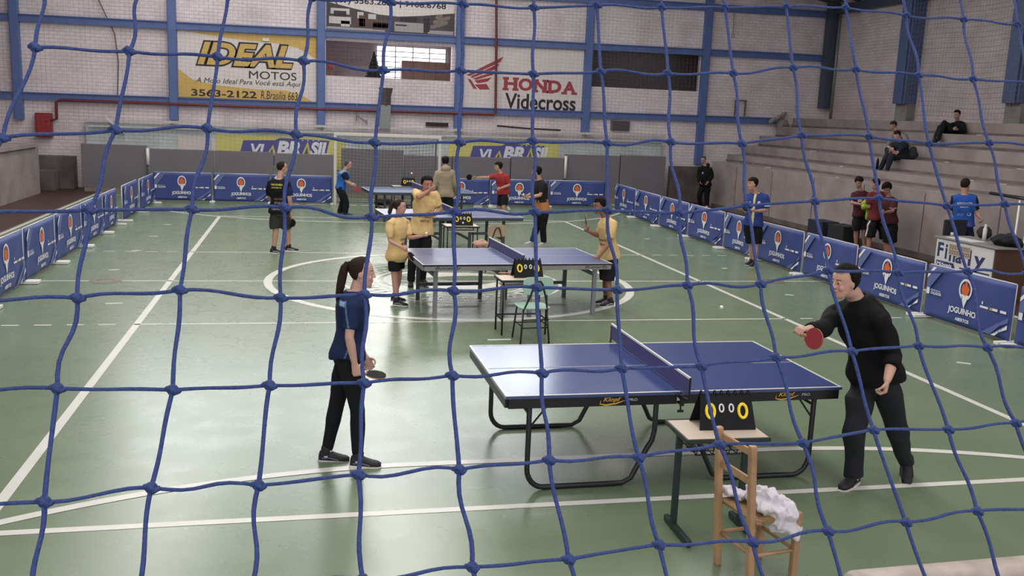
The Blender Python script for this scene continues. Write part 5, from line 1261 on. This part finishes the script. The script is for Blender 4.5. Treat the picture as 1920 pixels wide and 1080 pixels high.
r_, gp_ = person('player in red shirt and black shorts stretching a paddle forward',
    dict(hd=(2.551,8.900,1.423), nk=(2.629,8.900,1.259), pv=(2.720,8.900,0.743), sR=(2.534,9.050,1.162), eR=(2.282,9.000,1.131), wR=(2.002,8.950,1.128), sL=(2.758,8.750,1.175), eL=(2.831,8.720,0.971), wL=(2.585,8.620,0.890),
         kL=(2.703,8.750,0.378), kR=(2.666,8.980,0.340), aL=(2.826,8.800,0.079), aR=(2.765,9.050,0.021), tL=(-.9, -.2, -.05), tR=(-.9, -.2, -.05)),
    (-.85, -.5, 0), (-1, -.12, -.1), .96, '#b78c76',
    top=dict(color='#a03438', sleeve=3.0, grow=.022, sleeve_grow=1.3, hem=-.06, wr=.006), bottom=dict(color='#1b1c22', grow=.026, upto=3.3, flare=.01, name='shorts', paint=[(lambda a, b, t, v: (a > .1) & (np.abs(b) < .02), '#b5a98a')]), shoes=dict(color='#1c1c20'), hair=dict(color='#1c1512', front=.05, side=-.01, back=-.06, grow=.02, puff=.014, rough=.006), vox=.014,
    hands={'R': dict(d=(-1, -.05, 0), n=(0, -.9, -.2), t=(0, -.2, 1), curl=.9), 'L': dict(curl=.7)})
paddle(gp_['R'][0], (-.95, -.1, .1), (.1, -.95, .1), 'black paddle stretched out by the player in red')
r_, gp_ = person('player in black and orange shirt holding both hands forward',
    dict(hd=(2.477,4.400,1.585), nk=(2.556,4.400,1.404), pv=(2.645,4.400,0.782), sL=(2.605,4.250,1.325), eL=(2.537,4.220,1.109), wL=(2.299,4.200,1.060), sR=(2.545,4.580,1.309), eR=(2.510,4.600,1.132), wR=(2.322,4.550,1.063),
         kL=(2.663,4.350,0.381), kR=(2.552,4.480,0.363), aL=(2.714,4.400,0.070), aR=(2.474,4.500,0.065), tL=(-.5, -.35, -.05), tR=(-.95, -.25, -.05)),
    (-.9, -.35, 0), (-.95, .25, -.1), .99, '#bb917d',
    top=dict(color='#23221f', sleeve=3.0, grow=.022, sleeve_grow=1.3, hem=-.08, wr=.006, paint=[(lambda a, b, t, v: t < .27, '#b97a4a'), (lambda a, b, t, v: (t < .36) & (t > .27) & (np.sin(60*a+40*b) > 0), '#b97a4a')]),
    bottom=dict(color='#15161a', grow=.02, upto=7, straight=.06, paint=[(lambda a, b, t, v: (a < -.08) & (b > -.05), '#2a3c78')]), shoes=dict(color='#b9b5b0', sock='#d5d0cc', sock_h=.08), hair=dict(color='#14110f', front=.055, side=-.01, back=-.06, grow=.016, puff=.01, rough=.004), vox=.013, beard=True,
    hands={'L': dict(d=(-1, -.05, 0), n=(.1, .2, 1), t=(0, 1, 0), curl=.3), 'R': dict(d=(-1, -.05, 0), n=(.1, .2, 1), t=(0, -1, 0), curl=.3)})
ball(gp_['R'][0]+V(0, 0, .0), 'white ball in the hand of the player in black and orange', .02)
# --- boy by the right banners
r_, gp_ = person('boy in blue shirt with pale yellow centre stripe by the banners',
    dict(hd=(6.152,1.650,1.636), nk=(6.265,1.680,1.438), pv=(6.252,1.680,0.848), sL=(6.404,1.560,1.378), eL=(6.440,1.520,1.143), wL=(6.122,1.360,1.134), sR=(6.171,1.820,1.360), eR=(6.114,1.750,1.113), wR=(5.980,1.500,1.106),
         kL=(6.321,1.620,0.410), kR=(6.288,1.740,0.414), aL=(6.317,1.620,0.078), aR=(6.329,1.760,0.088), tL=(-.75, -.65, -.05), tR=(-.9, -.45, -.05)),
    (-.58, -.81, 0), (-1, -.1, -.04), .98, '#b88d79',
    top=dict(color='#2f3f80', sleeve=3.2, grow=.026, sleeve_grow=1.4, hem=-.14, flare=.05, wr=.007, collar='#d5d3c8', paint=[(lambda a, b, t, v: (np.abs(a) < .022) & (b > 0), '#d2cd8e'), (lambda a, b, t, v: (np.abs(a-.09) < .025) & (np.abs(t-.74) < .045) & (b > 0), '#c9ccd8'), (lambda a, b, t, v: (np.abs(a+.08) < .012) & (np.abs(t-.74) < .03) & (b > 0), '#c9ccd8'), (lambda a, b, t, v: (a > .2) & (np.abs(t-.68) < .05) & (b > -.05), '#c5c8d6')]),
    bottom=dict(color='#131418', grow=.034, upto=3.4, flare=.02, name='shorts'), shoes=dict(color='#17181b', trim='#cfcfcf'), hair=dict(color='#18130f', front=.045, side=-.0, back=-.055, grow=.016, puff=.008, rough=.003, fringe=.01), vox=.0115,
    hands={'L': dict(d=(-.9, -.4, 0), n=(0, .3, 1), t=(0, 1, 0), curl=.7), 'R': dict(d=(-.6, -.7, .4), n=(.7, -.4, .3), t=(0, 0, 1), curl=.7)})
ball((5.908,1.420,1.227), 'white ball in the hand of the boy in the blue shirt', .02)
paddle(gp_['L'][0], (-.95, .1, .1), (.1, -.6, .7), 'dark paddle held flat by the boy in the blue shirt')
# --- spectators on the right
person('person in black hoodie standing at the far end of the grandstand',
    dict(hd=(10.326,13.500,1.574), nk=(10.418,13.500,1.369), pv=(10.468,13.500,0.761), sL=(10.531,13.400,1.274), eL=(10.602,13.350,1.054), wL=(10.441,13.250,0.884), sR=(10.282,13.600,1.272), eR=(10.225,13.600,1.044), wR=(10.228,13.400,0.867),
         kL=(10.513,13.450,0.398), kR=(10.292,13.550,0.420), aL=(10.558,13.450,0.083), aR=(10.399,13.600,0.065), tL=(-.6, -.8, -.05), tR=(-.7, -.7, -.05)),
    (-.8, -.6, 0), (-.8, -.5, -.4), .99, '#a8877a',
    top=dict(color='#101014', sleeve=6.9, grow=.03, hem=-.08, hood=True, wr=.008, name='hoodie', paint=[(lambda a, b, t, v: (np.abs(a+.03) < .03) & (np.abs(t-.66) < .05) & (b > 0), '#a9a9ad')]), bottom=dict(color='#101014', grow=.026, upto=7, straight=.07), shoes=dict(color='#c8c8c8'), hair=dict(color='#4a3c33', front=.07, side=.02, back=-.04, grow=.006), vox=.015)
MRN = '#4a2428'
r_, gp_ = person('player in maroon shirt with white chest band holding green cloth',
    dict(hd=(10.189,4.350,1.552), nk=(10.275,4.360,1.343), pv=(10.327,4.360,0.794), sR=(10.158,4.420,1.248), eR=(10.033,4.300,1.082), wR=(10.097,4.050,1.071), sL=(10.413,4.300,1.264), eL=(10.432,4.200,1.038), wL=(10.192,4.000,1.041),
         kR=(10.279,4.380,0.362), kL=(10.437,4.300,0.375), aR=(10.333,4.400,0.017), aL=(10.480,4.300,0.021), tR=(.2, -1, -.05), tL=(.4, -.9, -.05)),
    (.25, -.97, 0), (-.1, -.9, -.5), .97, '#a9806e',
    top=dict(color=MRN, sleeve=3.2, grow=.026, hem=-.12, wr=.006, paint=[(lambda a, b, t, v: (t > .58) & (t < .78) & (b > 0) & (np.abs(a) < .15), '#c0b6b6'), (lambda a, b, t, v: (t > .61) & (t < .75) & (b > 0) & (np.abs(a) < .08), '#8d2a30')]),
    bottom=dict(color='#1d1a1d', grow=.034, upto=3.2, flare=.02, name='shorts'), shoes=dict(color='#c9c6c2'), hair=dict(color='#1a1312', front=.05, side=.0, back=-.05, grow=.016, puff=.02, rough=.006), vox=.013)
mm = crumple((10.158,3.950,1.058), (.09, 0, 0), (0, .06, 0), (0, 0, .09), .015, 31, fr=16); m2 = crumple((10.249,3.950,0.875), (.055, 0, 0), (0, .04, 0), (0, 0, .13), .012, 33, fr=16); mm.add(m2.v, m2.f)
obj('green_cloth', mm, mat('lime_cloth', '#9fc23f', .8), smooth=True, label='lime green cloth held by the player with the chest band', cat='clothing')
person('player seen from behind in reddish shirt and white-striped black shorts',
    dict(hd=(10.139,3.600,1.573), nk=(10.203,3.600,1.383), pv=(10.273,3.600,0.817), sL=(10.051,3.620,1.306), eL=(10.028,3.600,1.055), wL=(10.245,3.850,0.935), sR=(10.353,3.550,1.319), eR=(10.405,3.500,1.072), wR=(10.533,3.750,0.951),
         kL=(10.130,3.600,0.328), kR=(10.520,3.550,0.315), aL=(10.147,3.600,-0.039), aR=(10.532,3.500,-0.046), tL=(-.3, 1, -.05), tR=(.2, 1, -.05)),
    (.05, 1, 0), (-.4, .9, -.2), 1.0, '#a9806e',
    top=dict(color='#6d2a2e', sleeve=3.0, grow=.03, hem=-.14, flare=.05, wr=.006, paint=[(lambda a, b, t, v: (np.abs(t-.78) < .025) & (np.abs(a) < .1) & (b < 0), '#b9a8a8')]),
    bottom=dict(color='#15151a', grow=.04, upto=3.6, flare=.03, name='shorts', paint=[(lambda a, b, t, v: (a > .16) & (np.abs(b+.03) < .02), '#c9c9c9')]), shoes=dict(color='#1c1c20'), hair=dict(color='#17110f', front=.05, side=.01, back=-.04, grow=.012, rough=.004), vox=.013)
person('curly-haired player in dark maroon shirt looking down',
    dict(hd=(10.129,3.150,1.503), nk=(10.206,3.150,1.317), pv=(10.288,3.150,0.774), sL=(10.246,3.000,1.238), eL=(10.165,2.900,1.036), wL=(9.917,2.800,1.019), sR=(10.199,3.300,1.220), eR=(10.164,3.250,1.022), wR=(9.977,3.000,0.975),
         kL=(10.367,3.100,0.303), kR=(10.328,3.200,0.301), aL=(10.413,3.100,-0.057), aR=(10.374,3.200,-0.061), tL=(-.9, -.3, -.05), tR=(-.9, -.3, -.05)),
    (-.85, -.3, 0), (-.7, -.4, -.45), .97, '#9a7362',
    top=dict(color=MRN, sleeve=3.2, grow=.028, hem=-.12, wr=.006, paint=[(lambda a, b, t, v: (a > .1) & (np.abs(t-.62) < .02), '#b9a8a8')]), bottom=dict(color='#151518', grow=.036, upto=3.8, flare=.02, name='shorts'), shoes=dict(color='#1c1c20'), hair=dict(color='#120e0d', front=.05, side=-.02, back=-.05, grow=.02, puff=.02, rough=.01, curls=90), vox=.013)
r_, gp_ = person('man seen from behind in bright blue shirt behind the sponsor counter',
    dict(hd=(10.207,0.750,1.780), nk=(10.190,0.720,1.574), pv=(10.257,0.720,0.946), sL=(10.048,0.800,1.491), eL=(10.136,0.900,1.240), wL=(10.415,1.100,1.041), sR=(10.324,0.620,1.514), eR=(10.389,0.580,1.269), wR=(10.370,0.420,1.182),
         kL=(10.279,0.780,0.535), kR=(10.394,0.680,0.540), aL=(10.329,0.780,0.192), aR=(10.445,0.680,0.198), tL=(.5, .8, -.05), tR=(.8, .5, -.05)),
    (.55, .83, 0), (.85, .45, -.1), 1.06, '#b08774',
    top=dict(color='#2b57a8', sleeve=3.3, grow=.026, sleeve_grow=1.3, hem=-.05, wr=.007, paint=[(lambda a, b, t, v: (np.abs(a) > .19) & (t > .4), '#131a2c')], text=[(0, .74, .05, .26, 'back', '#b9c4dc', 'ARBITRAGEM'), (0, .66, .03, .14, 'back', '#b9c4dc', 'MESA'), (-.06, .40, .05, .12, 'back', '#7f9bd0', 'SPORT'), (.08, .40, .06, .08, 'back', '#9fb2d8', '\u2022'), (-.08, .12, .03, .14, 'back', '#a9b9da', 'Clube'), (.08, .10, .05, .10, 'back', '#b25c6a', 'SC')]),
    bottom=dict(color='#1a2038', grow=.03, upto=4.0, name='shorts'), shoes=dict(color='#202024'), hair=dict(color='#2b1f1a', front=.06, side=.0, back=-.05, grow=.010, rough=.003), vox=.013, hands={'R': dict(curl=.7)})
# seated people
def yz(p): return V(*p)
r_, gp_ = person('seated person in dark clothes with bare forearms on the knees',
    dict(hd=(12.550,6.536,2.647), nk=(12.700,6.588,2.486), pv=(12.850,6.567,2.066), sR=(12.620,6.728,2.396), eR=(12.420,6.558,2.205), wR=(12.300,6.349,2.279), sL=(12.750,6.421,2.412), eL=(12.420,6.305,2.190), wL=(12.280,6.300,2.294),
         kR=(12.300,6.505,2.135), kL=(12.300,6.321,2.131), aR=(12.250,6.662,1.754), aL=(12.250,6.360,1.760), tR=(-.95, -.2, -.05), tL=(-.95, -.2, -.05)),
    (-.95, -.3, 0), (-.9, -.4, -.5), .96, '#c59a8c',
    top=dict(color='#232734', sleeve=3.3, grow=.026, hem=-.05, wr=.007), bottom=dict(color='#252a33', grow=.02, upto=7, straight=.06), shoes=dict(color='#7a5048'), hair=dict(color='#231c19', front=.05, side=-.03, back=-.07, grow=.014, puff=.01), vox=.013, pos=V(*(12.200,6.438,1.712)))
person('person with brown hair and grey jacket seated behind another on the grandstand',
    dict(hd=(13.400,7.993,2.893), nk=(13.500,7.862,2.698), pv=(13.700,7.861,2.299), sR=(13.400,7.963,2.605), eR=(13.200,7.800,2.401), wR=(13.000,7.554,2.290), sL=(13.500,7.562,2.620), eL=(13.300,7.169,2.429), wL=(13.000,6.945,2.316),
         kR=(12.950,7.475,2.263), kL=(12.950,6.980,2.271), aR=(13.000,7.390,1.927), aL=(13.000,6.969,1.951), tR=(-.95, -.2, -.05), tL=(-.95, -.2, -.05)),
    (-.95, -.3, 0), (-.85, -.5, -.35), .96, '#a5806f',
    top=dict(color='#837f86', sleeve=6.9, grow=.026, hem=-.05, wr=.007, name='jacket'), bottom=dict(color='#30333b', grow=.02, upto=7, straight=.06), shoes=dict(color='#3a3434'), hair=dict(color='#3a2a1f', front=.05, side=-.01, back=-.05, grow=.016, puff=.012), vox=.014, pos=V(*(13.000,7.167,1.883)))
person('person in black jacket over white shirt reclining on the grandstand',
    dict(hd=(14.750,7.216,3.255), nk=(14.850,7.270,3.074), pv=(14.750,7.301,2.785), sL=(14.900,7.129,3.007), eL=(14.850,6.985,2.811), wL=(14.550,6.859,2.859), sR=(14.700,7.275,2.997), eR=(14.500,7.159,2.865), wR=(14.500,6.945,2.870),
         kL=(14.450,7.277,3.031), kR=(14.350,7.313,2.884), aL=(14.000,6.892,2.574), aR=(13.900,6.854,2.516), tL=(-.9, -.1, -.2), tR=(-.9, -.1, -.2)),
    (-.85, .25, .3), (-.9, -.3, -.3), .98, '#a9877a',
    top=dict(color='#17181b', sleeve=6.9, grow=.026, hem=-.05, wr=.007, name='jacket', paint=[(lambda a, b, t, v: (np.abs(a) < .07) & (b > .0) & (t < .92), '#b9b5b8')]), bottom=dict(color='#1b1e24', grow=.024, upto=7, straight=.065), shoes=dict(color='#26262a'), hair=dict(color='#15110f', front=.06, side=.01, back=-.05, grow=.012, puff=.01), vox=.014, pos=V(*(13.900,6.757,2.464)))

# ================================================================= BLUE ROPE NET IN FRONT OF THE CAMERA'S PLACE
NET=[[(-2.724,-13.950,2.984),(-2.720,-14.010,2.912),(-2.718,-14.071,2.839),(-2.734,-14.159,2.736),(-2.737,-14.225,2.660),(-2.732,-14.290,2.581),(-2.737,-14.356,2.504),(-2.732,-14.427,2.419),(-2.729,-14.477,2.358),(-2.727,-14.523,2.303)],
[(-2.605,-13.922,2.998),(-2.612,-13.990,2.918),(-2.616,-14.056,2.841),(-2.621,-14.134,2.748),(-2.637,-14.208,2.663),(-2.638,-14.278,2.579),(-2.645,-14.345,2.502),(-2.643,-14.418,2.415),(-2.643,-14.470,2.353),(-2.642,-14.518,2.295)],
[(-2.498,-13.897,3.010),(-2.506,-13.972,2.922),(-2.514,-14.043,2.840),(-2.521,-14.116,2.753),(-2.532,-14.193,2.664),(-2.539,-14.261,2.584),(-2.539,-14.336,2.495),(-2.552,-14.403,2.418),(-2.555,-14.463,2.347),(-2.558,-14.517,2.284)],
[(-2.388,-13.875,3.019),(-2.398,-13.952,2.929),(-2.409,-14.028,2.841),(-2.418,-14.106,2.749),(-2.431,-14.178,2.666),(-2.434,-14.255,2.574),(-2.444,-14.324,2.494),(-2.453,-14.394,2.412),(-2.456,-14.456,2.339),(-2.458,-14.513,2.272)],
[(-2.277,-13.851,3.029),(-2.290,-13.934,2.932),(-2.305,-14.018,2.835),(-2.321,-14.098,2.742),(-2.329,-14.172,2.656),(-2.341,-14.242,2.575),(-2.345,-14.313,2.491),(-2.354,-14.380,2.413),(-2.353,-14.448,2.332),(-2.352,-14.509,2.260)],
[(-2.168,-13.829,3.037),(-2.184,-13.916,2.937),(-2.198,-14.000,2.840),(-2.210,-14.081,2.745),(-2.225,-14.153,2.662),(-2.236,-14.226,2.576),(-2.246,-14.298,2.493),(-2.247,-14.368,2.409),(-2.242,-14.434,2.330),(-2.238,-14.494,2.258)],
[(-2.055,-13.806,3.047),(-2.075,-13.898,2.941),(-2.092,-13.984,2.841),(-2.108,-14.063,2.750),(-2.119,-14.139,2.662),(-2.131,-14.211,2.577),(-2.139,-14.286,2.490),(-2.144,-14.354,2.410),(-2.137,-14.423,2.326),(-2.131,-14.486,2.250)],
[(-1.951,-13.783,3.057),(-1.970,-13.874,2.953),(-1.986,-13.963,2.850),(-1.998,-14.048,2.750),(-2.016,-14.122,2.664),(-2.024,-14.201,2.572),(-2.037,-14.272,2.490),(-2.036,-14.344,2.405),(-2.030,-14.407,2.328),(-2.024,-14.466,2.257)],
[(-1.837,-13.760,3.067),(-1.857,-13.853,2.959),(-1.875,-13.944,2.854),(-1.897,-14.030,2.754),(-1.910,-14.111,2.661),(-1.923,-14.185,2.575),(-1.929,-14.260,2.487),(-1.928,-14.325,2.409),(-1.914,-14.399,2.320),(-1.901,-14.466,2.238)],
[(-1.718,-13.734,3.078),(-1.739,-13.829,2.969),(-1.760,-13.924,2.860),(-1.780,-14.014,2.755),(-1.799,-14.087,2.671),(-1.812,-14.171,2.574),(-1.819,-14.241,2.492),(-1.813,-14.315,2.403),(-1.811,-14.384,2.320),(-1.809,-14.448,2.244)],
[(-1.589,-13.707,3.089),(-1.617,-13.803,2.980),(-1.644,-13.895,2.875),(-1.669,-13.987,2.770),(-1.683,-14.066,2.677),(-1.697,-14.143,2.588),(-1.700,-14.224,2.493),(-1.704,-14.295,2.409),(-1.698,-14.370,2.318),(-1.693,-14.439,2.236)],
[(-1.462,-13.683,3.097),(-1.491,-13.778,2.989),(-1.519,-13.874,2.879),(-1.542,-13.967,2.772),(-1.565,-14.046,2.682),(-1.579,-14.132,2.583),(-1.588,-14.207,2.495),(-1.587,-14.285,2.402),(-1.586,-14.354,2.319),(-1.586,-14.418,2.243)],
[(-1.328,-13.662,3.101),(-1.362,-13.765,2.984),(-1.392,-13.860,2.876),(-1.427,-13.958,2.764),(-1.442,-14.038,2.672),(-1.452,-14.114,2.583),(-1.470,-14.196,2.488),(-1.472,-14.270,2.402),(-1.473,-14.345,2.312),(-1.474,-14.414,2.230)],
[(-1.192,-13.641,3.104),(-1.230,-13.744,2.987),(-1.272,-13.843,2.876),(-1.300,-13.937,2.769),(-1.323,-14.019,2.675),(-1.339,-14.103,2.578),(-1.348,-14.183,2.484),(-1.350,-14.255,2.399),(-1.351,-14.331,2.309),(-1.352,-14.400,2.227)],
[(-1.050,-13.619,3.107),(-1.100,-13.725,2.988),(-1.140,-13.825,2.876),(-1.171,-13.922,2.766),(-1.194,-14.006,2.670),(-1.210,-14.089,2.574),(-1.216,-14.167,2.482),(-1.218,-14.241,2.394),(-1.218,-14.317,2.304),(-1.217,-14.387,2.221)]]
ROPE = mat('blue_braided_rope', '#344983', .7, noise=(160, .25), bump=(260, .5))
rr = np.random.RandomState(5); mm = M(); org = np.array(NET[7][5])
def strand(pts, r):
    P_ = [np.array(p) for p in pts]; out = []; rad = []
    for i in range(len(P_)-1):
        p0 = P_[max(i-1, 0)]; p1 = P_[i]; p2 = P_[i+1]; p3 = P_[min(i+2, len(P_)-1)]
        sag = (rr.rand(3)-.5)*.006
        for k in range(8):
            t = k/8
            q = .5*((2*p1)+(-p0+p2)*t+(2*p0-5*p1+4*p2-p3)*t*t+(-p0+3*p1-3*p2+p3)*t**3)
            out.append(q+sag*math.sin(2*math.pi*t)*(1, 1, 1.2)[0]); rad.append(r*(1+.06*math.sin(9*t+i)))
    out.append(P_[-1]); rad.append(r); return out, rad
for c in NET:
    o_, q = strand(c, .0024); mm.tube(o_, q, 8)
for k in range(len(NET[0])):
    o_, q = strand([c[k] for c in NET], .0020); mm.tube(o_, q, 8)
for c in NET:
    for p in c:
        p = np.array(p); a = rr.randn(3); a /= np.linalg.norm(a)
        mm.ell(p, (.0062, 0, .001), (0, .0055, 0), (-.001, 0, .006), 10, 7)
        mm.tube([p+V(-.006, 0, .001), p+V(-.002, -.005, .004), p+V(.003, -.005, -.002), p+V(.006, 0, -.001)], .003, 6)
o = obj('rope_net', mm, ROPE, smooth=True, origin=org, loc=tuple(org), label='large meshed blue rope net hanging in front of the whole court', cat='net')
